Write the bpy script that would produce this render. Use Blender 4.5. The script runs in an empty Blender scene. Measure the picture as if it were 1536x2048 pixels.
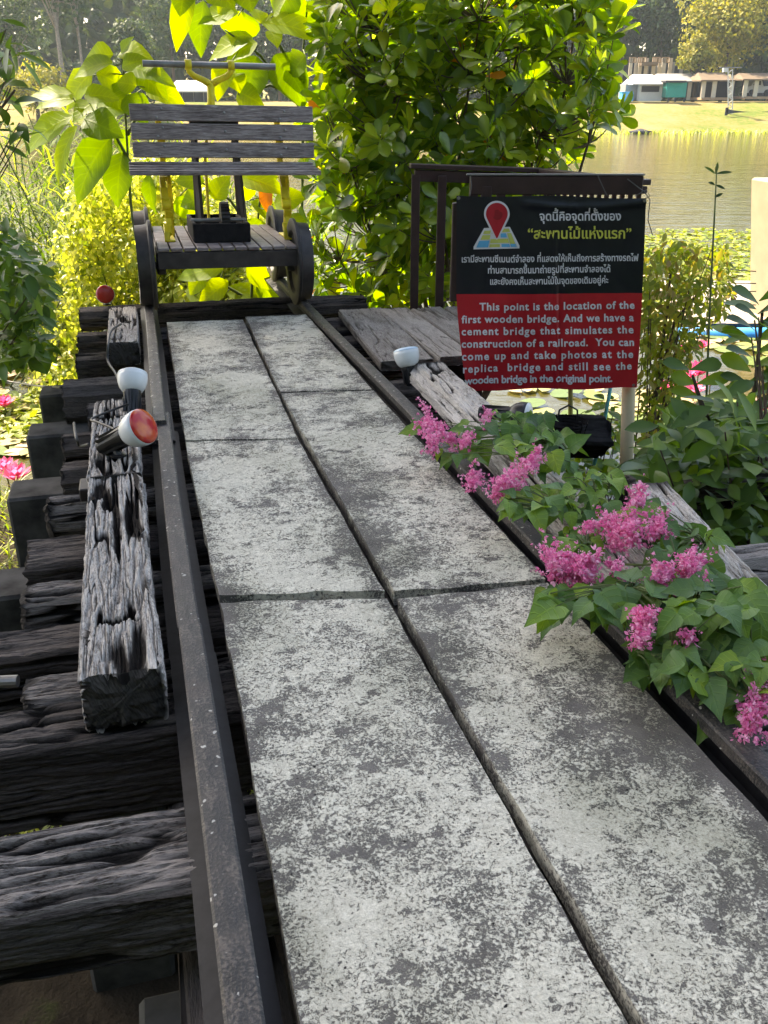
import bpy, math, random
import numpy as np
from mathutils import Vector, Matrix
R = math.radians
rng = np.random.default_rng(11)
random.seed(5)
scene = bpy.context.scene
COL = scene.collection

# ------------------------------------------------------------------ camera, sky, sun, exposure
FPX, HY, CX, CY, EYE = 1800.0, 190.0, 768.0, 1024.0, 3.0
PITCH = math.atan((CY - HY) / FPX)
cam_d = bpy.data.cameras.new('camera')
cam = bpy.data.objects.new('camera', cam_d); COL.objects.link(cam)
cam_d.sensor_fit = 'VERTICAL'; cam_d.sensor_height = 36.0
cam_d.lens = FPX / 2048.0 * 36.0
cam_d.clip_start = 0.05; cam_d.clip_end = 2000
cam.location = (0, 0, EYE); cam.rotation_euler = (R(90) - PITCH, 0, 0)
scene.camera = cam

SUN_AZ, SUN_EL = R(-46), R(47)          # azimuth from +Y towards +X
SUND = Vector((math.sin(SUN_AZ) * math.cos(SUN_EL), math.cos(SUN_AZ) * math.cos(SUN_EL), math.sin(SUN_EL)))
world = bpy.data.worlds.new('World'); scene.world = world
world.use_nodes = True
wn = world.node_tree
sky = wn.nodes.new('ShaderNodeTexSky'); sky.sky_type = 'NISHITA'; sky.sun_disc = False
sky.sun_elevation = SUN_EL; sky.sun_rotation = SUN_AZ % (2 * math.pi)
sky.air_density = 1.0; sky.dust_density = 2.5
wn.links.new(sky.outputs[0], wn.nodes['Background'].inputs[0])
wn.nodes['Background'].inputs[1].default_value = 0.15
sun_d = bpy.data.lights.new('sun', 'SUN'); sun_d.energy = 5.0; sun_d.angle = R(0.5); sun_d.color = (1, 0.93, 0.80)
sun = bpy.data.objects.new('sun', sun_d); COL.objects.link(sun)
sun.rotation_euler = (-SUND).to_track_quat('-Z', 'Y').to_euler()
scene.view_settings.view_transform = 'Standard'; scene.view_settings.look = 'None'
scene.view_settings.exposure = 1.95; scene.view_settings.gamma = 1
scene.view_settings.use_white_balance = True; scene.view_settings.white_balance_temperature = 7650; scene.view_settings.white_balance_tint = 10
scene.cycles.max_bounces = 7; scene.cycles.transparent_max_bounces = 8
scene.cycles.sample_clamp_indirect = 6

# ------------------------------------------------------------------ measuring helpers
cp, sp = math.cos(PITCH), math.sin(PITCH)
Xc, Fw, Up = np.array([1., 0, 0]), np.array([0, cp, -sp]), np.array([0, sp, cp])
CAMP = np.array([0, 0, EYE])
def ray(px, py): return (px - CX) / FPX * Xc - (py - CY) / FPX * Up + Fw
def W(px, py, Y):                       # world point seen at a pixel of the photograph, at distance Y
    r = ray(px, py); return CAMP + r * (Y / r[1])
_t = ray(250, 242); T = _t / np.linalg.norm(_t)
L = np.array([T[1], -T[0], 0]); L /= np.linalg.norm(L)
N = np.cross(L, T)
HE, U0 = 1.16743, 0.05026
ORG = CAMP + U0 * L - HE * N
TM = Matrix(((L[0], T[0], N[0], ORG[0]), (L[1], T[1], N[1], ORG[1]), (L[2], T[2], N[2], ORG[2]), (0, 0, 0, 1)))
TMn = np.array(TM)
def tp(u, s, h):                        # track coordinates (across, along, up) -> world
    return ORG + u * L + s * T + h * N
def us(px, py, h=0.0):                  # pixel -> track coordinates on the plane h above the railheads
    r = ray(px, py); q = r * ((h - HE) / r.dot(N)); return q.dot(L) - U0, q.dot(T)
def TRK(px, py, h): u, s = us(px, py, h); return tp(u, s, h)

# ------------------------------------------------------------------ noise
def _hash(ix, iy, iz, seed):
    h = (ix.astype(np.int64) * 374761393 + iy.astype(np.int64) * 668265263 + iz.astype(np.int64) * 2147483647 + seed * 144665) & 0xffffffff
    h = ((h ^ (h >> 13)) * 1274126177) & 0xffffffff
    h = ((h ^ (h >> 16)) * 2246822519) & 0xffffffff
    return ((h ^ (h >> 15)) & 0xffffff) / float(0xffffff)
def vn(x, y, z=0.0, seed=0):
    x = np.asarray(x, float); y = np.asarray(y, float) + 0 * x; z = np.asarray(z, float) + 0 * x
    ix, iy, iz = np.floor(x), np.floor(y), np.floor(z)
    fx, fy, fz = x - ix, y - iy, z - iz
    fx, fy, fz = fx * fx * (3 - 2 * fx), fy * fy * (3 - 2 * fy), fz * fz * (3 - 2 * fz)
    r = 0
    for dx in (0, 1):
        for dy in (0, 1):
            for dz in (0, 1):
                w = (fx if dx else 1 - fx) * (fy if dy else 1 - fy) * (fz if dz else 1 - fz)
                r = r + w * _hash(ix + dx, iy + dy, iz + dz, seed)
    return r
def fbm(x, y, z=0.0, seed=0, o=4):
    r, a, t = 0, 0.5, 0
    for i in range(o):
        k = 2 ** i
        r = r + a * vn(np.asarray(x) * k, np.asarray(y) * k, np.asarray(z) * k, seed + i * 17); t += a; a *= 0.5
    return r / t
def sstep(a, b, x):
    t = np.clip((x - a) / (b - a), 0, 1); return t * t * (3 - 2 * t)

# ------------------------------------------------------------------ object helpers
def tag(o, label=None, cat=None, group=None, kind=None):
    if label: o['label'] = label
    if cat: o['category'] = cat
    if group: o['group'] = group
    if kind: o['kind'] = kind
    return o
def empty(name, loc=(0, 0, 0), rz=0.0, mw=None):
    o = bpy.data.objects.new(name, None); COL.objects.link(o); o.empty_display_size = 0.1
    if mw is not None: o.matrix_world = mw
    else: o.location = Vector(loc); o.rotation_euler = (0, 0, rz)
    return o
def trk(u=0, s=0, h=0): return TM @ Matrix.Translation((u, s, h))

class MB:
    def __init__(s): s.v = []; s.f = []; s.mi = []; s.n = 0; s.var = []; s.crk = []; s.uv = []
    def add(s, v, f, mi=0, var=0.5, crk=None, uv=None):
        v = np.asarray(v, float).reshape(-1, 3)
        s.v.append(v); s.f += [tuple(i + s.n for i in q) for q in f]
        s.mi += [mi] * len(f) if np.isscalar(mi) else list(mi)
        s.var.append(np.full(len(v), var) if np.isscalar(var) else np.asarray(var, float))
        s.crk.append(np.zeros(len(v)) if crk is None else np.asarray(crk))
        s.uv.append(np.zeros((len(v), 2)) if uv is None else np.asarray(uv))
        s.n += len(v); return s
    def box(s, c, d, rot=None, mi=0, bev=0.0, var=0.5):
        x, y, z = [k / 2 for k in d]
        if bev <= 0:
            v = np.array([(-x, -y, -z), (x, -y, -z), (x, y, -z), (-x, y, -z), (-x, -y, z), (x, -y, z), (x, y, z), (-x, y, z)])
            f = [(0, 3, 2, 1), (4, 5, 6, 7), (0, 1, 5, 4), (1, 2, 6, 5), (2, 3, 7, 6), (3, 0, 4, 7)]
        else:
            b = min(bev, x * .9, y * .9, z * .9); v = []; idx = {}
            for sx in (-1, 1):
                for sy in (-1, 1):
                    for sz in (-1, 1):
                        for a in range(3):
                            q = [sx * (x - b), sy * (y - b), sz * (z - b)]
                            q[a] = (sx * x, sy * y, sz * z)[a]
                            idx[(sx, sy, sz, a)] = len(v); v.append(q)
            I = lambda *k: idx[k]
            f = []
            for sg in (-1, 1):
                for a in range(3):
                    o = [(-1, -1), (1, -1), (1, 1), (-1, 1)]
                    q = []
                    for p in o:
                        k = [0, 0, 0]; k[a] = sg; k[(a + 1) % 3], k[(a + 2) % 3] = p
                        q.append(I(*k, a))
                    f.append(tuple(q if sg > 0 else q[::-1]))
            for a in range(3):
                b1, b2 = (a + 1) % 3, (a + 2) % 3
                for s1 in (-1, 1):
                    for s2 in (-1, 1):
                        k0 = [0, 0, 0]; k1 = [0, 0, 0]
                        k0[a], k1[a] = -1, 1; k0[b1] = k1[b1] = s1; k0[b2] = k1[b2] = s2
                        f.append((I(*k0, b1), I(*k1, b1), I(*k1, b2), I(*k0, b2)))
            for sx in (-1, 1):
                for sy in (-1, 1):
                    for sz in (-1, 1): f.append((I(sx, sy, sz, 0), I(sx, sy, sz, 1), I(sx, sy, sz, 2)))
            v = np.array(v)
        if rot is not None: v = v @ np.array(rot).T
        return s.add(v + np.array(c), f, mi, var)
    def tube(s, pts, r, n=8, mi=0, cap=True, var=0.5):
        P = np.asarray(pts, float); m = len(P)
        rr = np.full(m, r) if np.isscalar(r) else np.asarray(r, float)
        tn = np.gradient(P, axis=0); tn /= np.linalg.norm(tn, axis=1)[:, None] + 1e-12
        ref = np.array([0, 0, 1.]) if abs(tn[0][2]) < .9 else np.array([1., 0, 0])
        vs = []
        for i in range(m):
            a = np.cross(ref, tn[i]); a /= np.linalg.norm(a) + 1e-12; b = np.cross(tn[i], a); ref = b if i == 0 else np.cross(tn[i], a)
            ang = np.arange(n) * 2 * math.pi / n
            vs.append(P[i] + rr[i] * (np.cos(ang)[:, None] * a + np.sin(ang)[:, None] * b)); ref = b
            ref = np.array([0, 0, 1.]) if abs(tn[min(i + 1, m - 1)][2]) < .9 and abs(tn[0][2]) < .9 else ref
        v = np.vstack(vs); f = []
        for i in range(m - 1):
            for j in range(n):
                k = (j + 1) % n; f.append((i * n + j, i * n + k, (i + 1) * n + k, (i + 1) * n + j))
        if cap: f.append(tuple(range(n))[::-1]); f.append(tuple((m - 1) * n + j for j in range(n)))
        return s.add(v, f, mi, var)
    def lathe(s, prof, n=24, origin=(0, 0, 0), axis=(0, 0, 1), mi=0, var=0.5, cap=True):   # prof: (radius, height along axis)
        ax = Vector(axis).normalized(); q = np.array(ax.to_track_quat('Z', 'Y').to_matrix())
        ang = np.arange(n) * 2 * math.pi / n; v = []; f = []
        for r, z in prof:
            v.append(np.stack([np.cos(ang) * r, np.sin(ang) * r, np.full(n, z)], 1))
        m = len(prof); v = np.vstack(v) @ q.T + np.array(origin)
        for i in range(m - 1):
            for j in range(n):
                k = (j + 1) % n; f.append((i * n + j, i * n + k, (i + 1) * n + k, (i + 1) * n + j))
        if cap: f.append(tuple(range(n))[::-1]); f.append(tuple((m - 1) * n + j for j in range(n)))
        return s.add(v, f, mi, var)
    def prism(s, poly, y0, y1, mi=0):    # polygon (x,z) extruded along y
        n = len(poly); v = [(a, y0, b) for a, b in poly] + [(a, y1, b) for a, b in poly]
        f = [tuple(range(n)), tuple(range(2 * n - 1, n - 1, -1))]
        for j in range(n): k = (j + 1) % n; f.append((k, j, n + j, n + k))
        return s.add(v, f, mi)
    def build(s, name, mats, parent=None, smooth=False, mw=None, uv=False):
        me = bpy.data.meshes.new(name)
        V = np.vstack(s.v) if s.v else np.zeros((0, 3))
        me.from_pydata(V.tolist(), [], s.f)
        for m in (mats if isinstance(mats, (list, tuple)) else [mats]): me.materials.append(m)
        if len(set(s.mi)) > 1: me.polygons.foreach_set('material_index', np.array(s.mi, dtype=np.int32))
        a = me.attributes.new('var', 'FLOAT', 'POINT'); a.data.foreach_set('value', np.concatenate(s.var).astype(np.float32))
        if uv:
            a = me.attributes.new('crack', 'FLOAT', 'POINT'); a.data.foreach_set('value', np.concatenate(s.crk).astype(np.float32))
            UV = np.vstack(s.uv); a = me.attributes.new('grain', 'FLOAT_VECTOR', 'POINT')
            a.data.foreach_set('vector', np.column_stack([UV, np.zeros(len(UV))]).astype(np.float32).ravel())
        if smooth: me.polygons.foreach_set('use_smooth', np.ones(len(me.polygons), dtype=bool))
        me.update()
        o = bpy.data.objects.new(name, me); COL.objects.link(o)
        if parent is not None: o.parent = parent
        if mw is not None:
            if parent is None: o.matrix_world = mw
            else: o.matrix_local = mw
        return o

# ------------------------------------------------------------------ materials
def newmat(name, rough=0.7, spec=0.3, metal=0.0):
    m = bpy.data.materials.new(name); m.use_nodes = True; nt = m.node_tree; b = nt.nodes['Principled BSDF']
    b.inputs['Roughness'].default_value = rough; b.inputs['Specular IOR Level'].default_value = spec; b.inputs['Metallic'].default_value = metal
    return m, nt, b
def ocoord(nt, scale=(1, 1, 1), kind='Object', attr=None):
    mp = nt.nodes.new('ShaderNodeMapping'); mp.inputs['Scale'].default_value = scale
    if attr:
        t = nt.nodes.new('ShaderNodeAttribute'); t.attribute_name = attr; nt.links.new(t.outputs['Vector'], mp.inputs[0])
    else:
        t = nt.nodes.new('ShaderNodeTexCoord'); nt.links.new(t.outputs[kind], mp.inputs[0])
    return mp.outputs[0]
def noise(nt, vec, scale, detail=4, rough=0.55, dist=0.0):
    n = nt.nodes.new('ShaderNodeTexNoise'); n.inputs['Scale'].default_value = scale; n.inputs['Detail'].default_value = detail
    n.inputs['Roughness'].default_value = rough; n.inputs['Distortion'].default_value = dist
    if vec is not None: nt.links.new(vec, n.inputs['Vector'])
    return n.outputs['Fac']
def ramp(nt, fac, stops, interp='LINEAR'):
    r = nt.nodes.new('ShaderNodeValToRGB'); r.color_ramp.interpolation = interp
    el = r.color_ramp.elements
    while len(el) < len(stops): el.new(0.5)
    for e, (p, c) in zip(el, stops):
        e.position = p; e.color = (c, c, c, 1) if np.isscalar(c) else (*c, 1)
    nt.links.new(fac, r.inputs[0]); return r.outputs[0]
def mth(nt, op, a, b=None, clamp=False):
    n = nt.nodes.new('ShaderNodeMath'); n.operation = op; n.use_clamp = clamp
    for i, x in enumerate((a, b)):
        if x is None: continue
        if np.isscalar(x): n.inputs[i].default_value = x
        else: nt.links.new(x, n.inputs[i])
    return n.outputs[0]
def mixc(nt, fac, a, b, mode='MIX'):
    n = nt.nodes.new('ShaderNodeMix'); n.data_type = 'RGBA'; n.blend_type = mode
    for i, x in ((0, fac), (6, a), (7, b)):
        if isinstance(x, (int, float)): n.inputs[i].default_value = x
        elif isinstance(x, tuple): n.inputs[i].default_value = (*x, 1)
        else: nt.links.new(x, n.inputs[i])
    return n.outputs[2]
def bump(nt, b, h, strength=0.4, dist=0.01):
    n = nt.nodes.new('ShaderNodeBump'); n.inputs['Strength'].default_value = strength; n.inputs['Distance'].default_value = dist
    nt.links.new(h, n.inputs['Height']); nt.links.new(n.outputs[0], b.inputs['Normal'])
def attr(nt, name):
    a = nt.nodes.new('ShaderNodeAttribute'); a.attribute_name = name; return a.outputs['Fac']

def plain(name, col, rough=0.6, spec=0.3, metal=0.0, vary=0.25, scale=18, bmp=0.1, stretch=(1, 1, 1)):
    m, nt, b = newmat(name, rough, spec, metal)
    n = noise(nt, ocoord(nt, stretch), scale, 5, 0.6)
    c = tuple(col)
    nt.links.new(ramp(nt, n, [(0.25, tuple(x * (1 - vary) for x in c)), (0.75, tuple(min(1, x * (1 + vary)) for x in c))]), b.inputs['Base Color'])
    if bmp: bump(nt, b, n, bmp, 0.005)
    return m
def leafmat(name, stops, trans=0.45, rough=0.42, spec=0.45, tcol=(1.0, 1.0, 0.25), tgain=1.7, vein=0.0):
    m, nt, b = newmat(name, rough, spec)
    c = ramp(nt, attr(nt, 'var'), stops)
    n = noise(nt, ocoord(nt), 9, 3)
    c = mixc(nt, 0.35, c, mixc(nt, 1.0, c, ramp(nt, n, [(0.3, 0.45), (0.7, 1.0)]), 'MULTIPLY'))
    if vein:
        g = nt.nodes.new('ShaderNodeAttribute'); g.attribute_name = 'grain'; sx = nt.nodes.new('ShaderNodeSeparateXYZ'); nt.links.new(g.outputs['Vector'], sx.inputs[0])
        ph = mth(nt, 'SUBTRACT', mth(nt, 'MULTIPLY', sx.outputs['X'], vein), mth(nt, 'MULTIPLY', mth(nt, 'ABSOLUTE', sx.outputs['Y']), vein * .22))
        fr = mth(nt, 'ABSOLUTE', mth(nt, 'SUBTRACT', mth(nt, 'FRACT', ph), 0.5))
        ln_ = mth(nt, 'MAXIMUM', ramp(nt, fr, [(0.02, 1.0), (0.11, 0.0)]), ramp(nt, mth(nt, 'ABSOLUTE', sx.outputs['Y']), [(0.02, 1.0), (0.09, 0.0)]))
        c = mixc(nt, mth(nt, 'MULTIPLY', ln_, 0.30), c, mixc(nt, 1.0, c, (1.9, 1.7, 1.5), 'MULTIPLY'))
        bump(nt, b, mth(nt, 'ADD', ln_, n), 0.35, 0.004)
    nt.links.new(c, b.inputs['Base Color'])
    tr = nt.nodes.new('ShaderNodeBsdfTranslucent')
    tc = mixc(nt, 1.0, c, tuple(min(4, x * tgain) for x in tcol), 'MULTIPLY')
    nt.links.new(tc, tr.inputs[0])
    mx = nt.nodes.new('ShaderNodeMixShader'); mx.inputs[0].default_value = trans
    nt.links.new(b.outputs[0], mx.inputs[1]); nt.links.new(tr.outputs[0], mx.inputs[2])
    nt.links.new(mx.outputs[0], nt.nodes['Material Output'].inputs[0])
    return m

def wood_grain(name, light, dark, crackcol, contrast=0.5, cscale=1.0):
    m, nt, b = newmat(name, 0.85, 0.2)
    g = ocoord(nt, (1, 1, 1), attr='grain')
    mp = nt.nodes.new('ShaderNodeMapping'); mp.inputs['Scale'].default_value = (210, 17, 1); nt.links.new(g, mp.inputs[0])
    f1 = noise(nt, mp.outputs[0], 1.0, 5, 0.65, 0.6)
    mp2 = nt.nodes.new('ShaderNodeMapping'); mp2.inputs['Scale'].default_value = (11, 3.2, 1); nt.links.new(g, mp2.inputs[0])
    f2 = noise(nt, mp2.outputs[0], 1.0, 4, 0.6, 0.8)
    mp3 = nt.nodes.new('ShaderNodeMapping'); mp3.inputs['Scale'].default_value = (320, 60, 1); nt.links.new(g, mp3.inputs[0])
    f3 = noise(nt, mp3.outputs[0], 1.0, 3, 0.7)
    oi = nt.nodes.new('ShaderNodeObjectInfo')
    f = mth(nt, 'ADD', mth(nt, 'MULTIPLY', f1, 0.5), mth(nt, 'MULTIPLY', f2, 0.35))
    f = mth(nt, 'ADD', f, mth(nt, 'MULTIPLY', mth(nt, 'SUBTRACT', f3, 0.19), 0.40))
    f = mth(nt, 'ADD', f, mth(nt, 'MULTIPLY', mth(nt, 'SUBTRACT', oi.outputs['Random'], 0.5), 0.1))
    c = ramp(nt, f, [(0.36, crackcol), (0.455, dark), (0.515 + 0.06 * contrast, light), (0.70, tuple(min(1, x * 1.5) for x in light))])
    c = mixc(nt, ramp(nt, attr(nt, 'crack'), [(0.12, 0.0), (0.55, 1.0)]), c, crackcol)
    nt.links.new(c, b.inputs['Base Color'])
    bump(nt, b, mth(nt, 'ADD', f1, mth(nt, 'MULTIPLY', f3, 0.8)), 0.9, 0.007)
    return m

M = {}
M['beam'] = wood_grain('bleached_wood', (0.45, 0.415, 0.38), (0.19, 0.166, 0.146), (0.018, 0.014, 0.012))
M['tie'] = wood_grain('dark_sleeper_wood', (0.105, 0.088, 0.080), (0.055, 0.045, 0.040), (0.008, 0.006, 0.005))
M['tie_pale'] = wood_grain('pale_sleeper_wood', (0.23, 0.205, 0.19), (0.075, 0.06, 0.052), (0.01, 0.008, 0.007))
M['plank'] = wood_grain('grey_plank_wood', (0.27, 0.248, 0.225), (0.18, 0.162, 0.145), (0.07, 0.06, 0.05))
def rail_mat():
    m, nt, b = newmat('dark_rail_steel', 0.5, 0.35, 0.0)
    v = ocoord(nt)
    n1 = noise(nt, v, 9, 6, 0.65); n2 = noise(nt, v, 160, 3, 0.6); n3 = noise(nt, ocoord(nt, (1, .35, 1)), 38, 6, 0.7)
    c = ramp(nt, n1, [(0.3, (0.016, 0.0155, 0.016)), (0.5, (0.034, 0.032, 0.032)), (0.66, (0.062, 0.053, 0.048)), (0.8, (0.085, 0.062, 0.050))])
    c = mixc(nt, ramp(nt, mth(nt, 'MULTIPLY', n3, n2), [(0.24, 0.0), (0.36, 0.6)]), c, (0.15, 0.125, 0.105))
    spot = ramp(nt, noise(nt, v, 48, 2, 0.4), [(0.70, 0.0), (0.725, 1.0)])
    c = mixc(nt, spot, c, (0.42, 0.40, 0.36))
    nt.links.new(c, b.inputs['Base Color'])
    nt.links.new(ramp(nt, n1, [(0.3, 0.38), (0.7, 0.62)]), b.inputs['Roughness'])
    bump(nt, b, mth(nt, 'ADD', n2, n3), 0.6, 0.005)
    return m
M['rail'] = rail_mat()
M['rail_foot'] = plain('shaded_rail_foot', (0.012, 0.012, 0.014), 0.6, 0.3, vary=.6, scale=25, bmp=.25)  # near-black colour paints in the shade below the rail head
def slab_mat():
    m, nt, b = newmat('flaking_cement', 0.9, 0.18)
    v = ocoord(nt)
    big = noise(nt, v, 2.6, 4, 0.55, 0.4); mid = noise(nt, v, 11, 4, 0.62, 0.5); mid2 = noise(nt, v, 46, 6, 0.74, 1.0); fine = noise(nt, v, 165, 5, 0.78, 0.5)
    oi = nt.nodes.new('ShaderNodeObjectInfo')
    f = mth(nt, 'ADD', mth(nt, 'MULTIPLY', big, 0.72), mth(nt, 'MULTIPLY', mid, 0.38))
    f = mth(nt, 'ADD', f, mth(nt, 'MULTIPLY', mid2, 0.72))
    f = mth(nt, 'ADD', f, mth(nt, 'MULTIPLY', fine, 1.10))
    f = mth(nt, 'ADD', f, mth(nt, 'MULTIPLY', mth(nt, 'SUBTRACT', oi.outputs['Random'], 0.5), 0.04))
    f = mth(nt, 'SUBTRACT', f, mth(nt, 'MULTIPLY', mth(nt, 'SUBTRACT', 1.0, attr(nt, 'var')), 0.10))
    f = mth(nt, 'SUBTRACT', f, ramp(nt, noise(nt, ocoord(nt, (1, 1.3, 1)), 13, 3, 0.55), [(0.57, 0.0), (0.68, 0.17)]))
    mask = ramp(nt, mth(nt, 'MULTIPLY', f, 0.4), [(0.533, 0.0), (0.572, 1.0)])
    base = ramp(nt, mth(nt, 'ADD', mth(nt, 'MULTIPLY', mid, 0.6), mth(nt, 'MULTIPLY', fine, 0.4)), [(0.3, (0.105, 0.096, 0.086)), (0.7, (0.23, 0.21, 0.19))])
    pale = ramp(nt, mth(nt, 'ADD', mth(nt, 'MULTIPLY', mid2, 0.5), mth(nt, 'MULTIPLY', fine, 0.5)), [(0.34, (0.34, 0.31, 0.25)), (0.50, (0.56, 0.525, 0.43)), (0.66, (0.80, 0.76, 0.64))])
    c = mixc(nt, mask, base, pale)
    grime = ramp(nt, noise(nt, ocoord(nt, (1.2, .6, 1)), 2.2, 5, 0.6), [(0.47, 0.0), (0.66, 0.62)])
    c = mixc(nt, grime, c, mixc(nt, 1.0, c, (0.50, 0.52, 0.46), 'MULTIPLY'))
    pit = ramp(nt, noise(nt, v, 75, 2, 0.5), [(0.25, 1.0), (0.31, 0.0)])
    c = mixc(nt, pit, c, (0.035, 0.032, 0.03))
    nt.links.new(c, b.inputs['Base Color'])
    bump(nt, b, mth(nt, 'ADD', mask, mth(nt, 'MULTIPLY', fine, 0.8)), 0.75, 0.004)
    return m
M['slab'] = slab_mat()
M['concrete'] = plain('damp_concrete', (0.062, 0.059, 0.055), 0.9, 0.2, vary=0.8, scale=7, bmp=0.3)
M['iron'] = plain('dark_iron', (0.040, 0.032, 0.030), 0.5, 0.4, vary=0.5, scale=14, bmp=0.15)
M['wheel'] = plain('worn_wheel_iron', (0.042, 0.036, 0.034), 0.55, 0.4, vary=0.8, scale=7, bmp=0.15)
M['yellow'] = plain('yellow_paint', (0.80, 0.60, 0.02), 0.45, 0.4, vary=0.35, scale=9, bmp=0.05)
M['steel'] = plain('brushed_steel', (0.28, 0.27, 0.26), 0.4, 0.5, metal=0.6, vary=0.3, scale=10, bmp=0.05)
M['brown'] = plain('dark_brown_paint', (0.038, 0.020, 0.018), 0.5, 0.35, vary=0.4, scale=9, bmp=0.08)
M['black'] = plain('black_plastic', (0.012, 0.012, 0.013), 0.4, 0.4, vary=0.2, bmp=0)
M['white_glass'] = plain('white_glass', (0.72, 0.74, 0.74), 0.25, 0.5, vary=0.04, bmp=0)
M['blue_rim'] = plain('pale_blue_glass', (0.48, 0.62, 0.74), 0.2, 0.5, vary=0.05, bmp=0)
M['red_glass'] = plain('red_glass', (0.50, 0.035, 0.025), 0.2, 0.5, vary=0.15, scale=30, bmp=0)
M['pole'] = plain('cream_painted_pipe', (0.80, 0.64, 0.42), 0.55, 0.3, vary=0.25, scale=6, bmp=0.05, stretch=(1, 1, .3))
M['cream'] = plain('cream_plaster', (0.36, 0.295, 0.20), 0.8, 0.2, vary=0.12, scale=4, bmp=0.1)
M['bark'] = plain('brown_bark', (0.10, 0.072, 0.05), 0.9, 0.2, vary=0.5, scale=20, bmp=0.4)
M['paleb'] = plain('pale_bark', (0.24, 0.20, 0.16), 0.9, 0.2, vary=0.4, scale=6, bmp=0.3)
M['stem'] = plain('green_stem', (0.10, 0.13, 0.04), 0.6, 0.3, vary=0.4, scale=20, bmp=0.1)
M['char'] = plain('charred_wood', (0.014, 0.012, 0.012), 0.85, 0.2, vary=0.6, scale=18, bmp=0.6)
M['cable'] = plain('grey_cable', (0.09, 0.088, 0.085), 0.5, 0.3, vary=0.1, bmp=0)
def deckwood():
    m, nt, b = newmat('worn_painted_wood', 0.6, 0.35)
    v = ocoord(nt, (1.2, 8, 14))
    n1 = noise(nt, v, 5, 6, 0.7, 0.5); n2 = noise(nt, ocoord(nt, (2, 12, 30)), 9, 5, 0.7); n3 = noise(nt, ocoord(nt), 3, 3)
    f = mth(nt, 'ADD', mth(nt, 'MULTIPLY', n1, 0.6), mth(nt, 'MULTIPLY', n2, 0.4))
    c = ramp(nt, f, [(0.36, (0.055, 0.040, 0.038)), (0.47, (0.21, 0.166, 0.155)), (0.56, (0.34, 0.285, 0.27)), (0.67, (0.58, 0.54, 0.52))])
    c = mixc(nt, ramp(nt, n3, [(0.5, 0.0), (0.7, 0.45)]), c, (0.05, 0.032, 0.028))
    nt.links.new(c, b.inputs['Base Color']); bump(nt, b, n2, 0.4, 0.004)
    return m
M['deckwood'] = deckwood()

LEAFG = [(0.0, (0.035, 0.080, 0.010)), (0.45, (0.095, 0.175, 0.018)), (0.86, (0.25, 0.33, 0.03)), (0.97, (0.26, 0.27, 0.03)), (1.0, (0.42, 0.14, 0.015))]
M['leaf_bush'] = leafmat('glossy_bush_leaf', LEAFG, 0.48, 0.25, 0.75, tcol=(1.10, 1.05, 0.16), tgain=2.7)
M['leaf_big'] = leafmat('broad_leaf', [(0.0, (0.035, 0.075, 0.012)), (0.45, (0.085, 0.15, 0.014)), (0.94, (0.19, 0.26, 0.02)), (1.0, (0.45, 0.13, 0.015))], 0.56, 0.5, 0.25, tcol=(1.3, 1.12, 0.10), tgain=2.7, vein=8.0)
M['leaf_dark'] = leafmat('dark_leaf', [(0.0, (0.012, 0.032, 0.010)), (0.6, (0.03, 0.065, 0.015)), (1.0, (0.08, 0.14, 0.02))], 0.25, 0.5, 0.22, tgain=1.4)
M['leaf_mid'] = leafmat('mid_green_leaf', [(0.0, (0.035, 0.080, 0.014)), (0.6, (0.085, 0.165, 0.024)), (1.0, (0.19, 0.29, 0.035))], 0.38, 0.4, 0.4, tgain=1.8)
M['leaf_vine'] = leafmat('heart_leaf', [(0.0, (0.05, 0.12, 0.03)), (0.5, (0.105, 0.21, 0.05)), (0.8, (0.18, 0.30, 0.035)), (1.0, (0.27, 0.38, 0.025))], 0.3, 0.45, 0.4, tgain=1.5, vein=5.0)
M['leaf_creep'] = leafmat('sunlit_creeper_leaf', [(0.0, (0.05, 0.10, 0.012)), (0.45, (0.22, 0.28, 0.04)), (0.8, (0.45, 0.47, 0.12)), (1.0, (0.68, 0.66, 0.32))], 0.5, 0.4, 0.4, tcol=(1.2, 1.15, 0.35), tgain=1.8)
M['leaf_reed'] = leafmat('reed_blade', [(0.0, (0.035, 0.075, 0.015)), (0.55, (0.12, 0.19, 0.03)), (0.85, (0.26, 0.32, 0.06)), (1.0, (0.42, 0.40, 0.15))], 0.45, 0.6, 0.08, tgain=1.6)
M['leaf_dry'] = leafmat('dry_vine_leaf', [(0.0, (0.10, 0.15, 0.02)), (0.6, (0.27, 0.33, 0.045)), (0.85, (0.36, 0.30, 0.08)), (1.0, (0.22, 0.13, 0.05))], 0.5, 0.55, 0.3, tgain=1.6)
M['leaf_far'] = leafmat('far_dark_foliage', [(0.0, (0.018, 0.042, 0.020)), (0.6, (0.05, 0.09, 0.035)), (1.0, (0.15, 0.19, 0.07))], 0.25, 0.6, 0.2, tgain=1.3)
M['leaf_yel'] = leafmat('yellow_green_foliage', [(0.0, (0.09, 0.12, 0.02)), (0.5, (0.24, 0.24, 0.04)), (1.0, (0.46, 0.38, 0.07))], 0.35, 0.6, 0.2, tgain=1.4)
M['petal'] = leafmat('coral_pink_petal', [(0.0, (0.60, 0.09, 0.29)), (0.5, (0.82, 0.23, 0.48)), (1.0, (0.93, 0.60, 0.75))], 0.35, 0.5, 0.3, tcol=(1, .8, .9), tgain=1.2)
M['lotus'] = leafmat('lotus_petal', [(0.0, (0.75, 0.06, 0.22)), (1.0, (0.85, 0.30, 0.45))], 0.45, 0.4, 0.3, tcol=(1, .7, .9), tgain=1.3)
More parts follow.
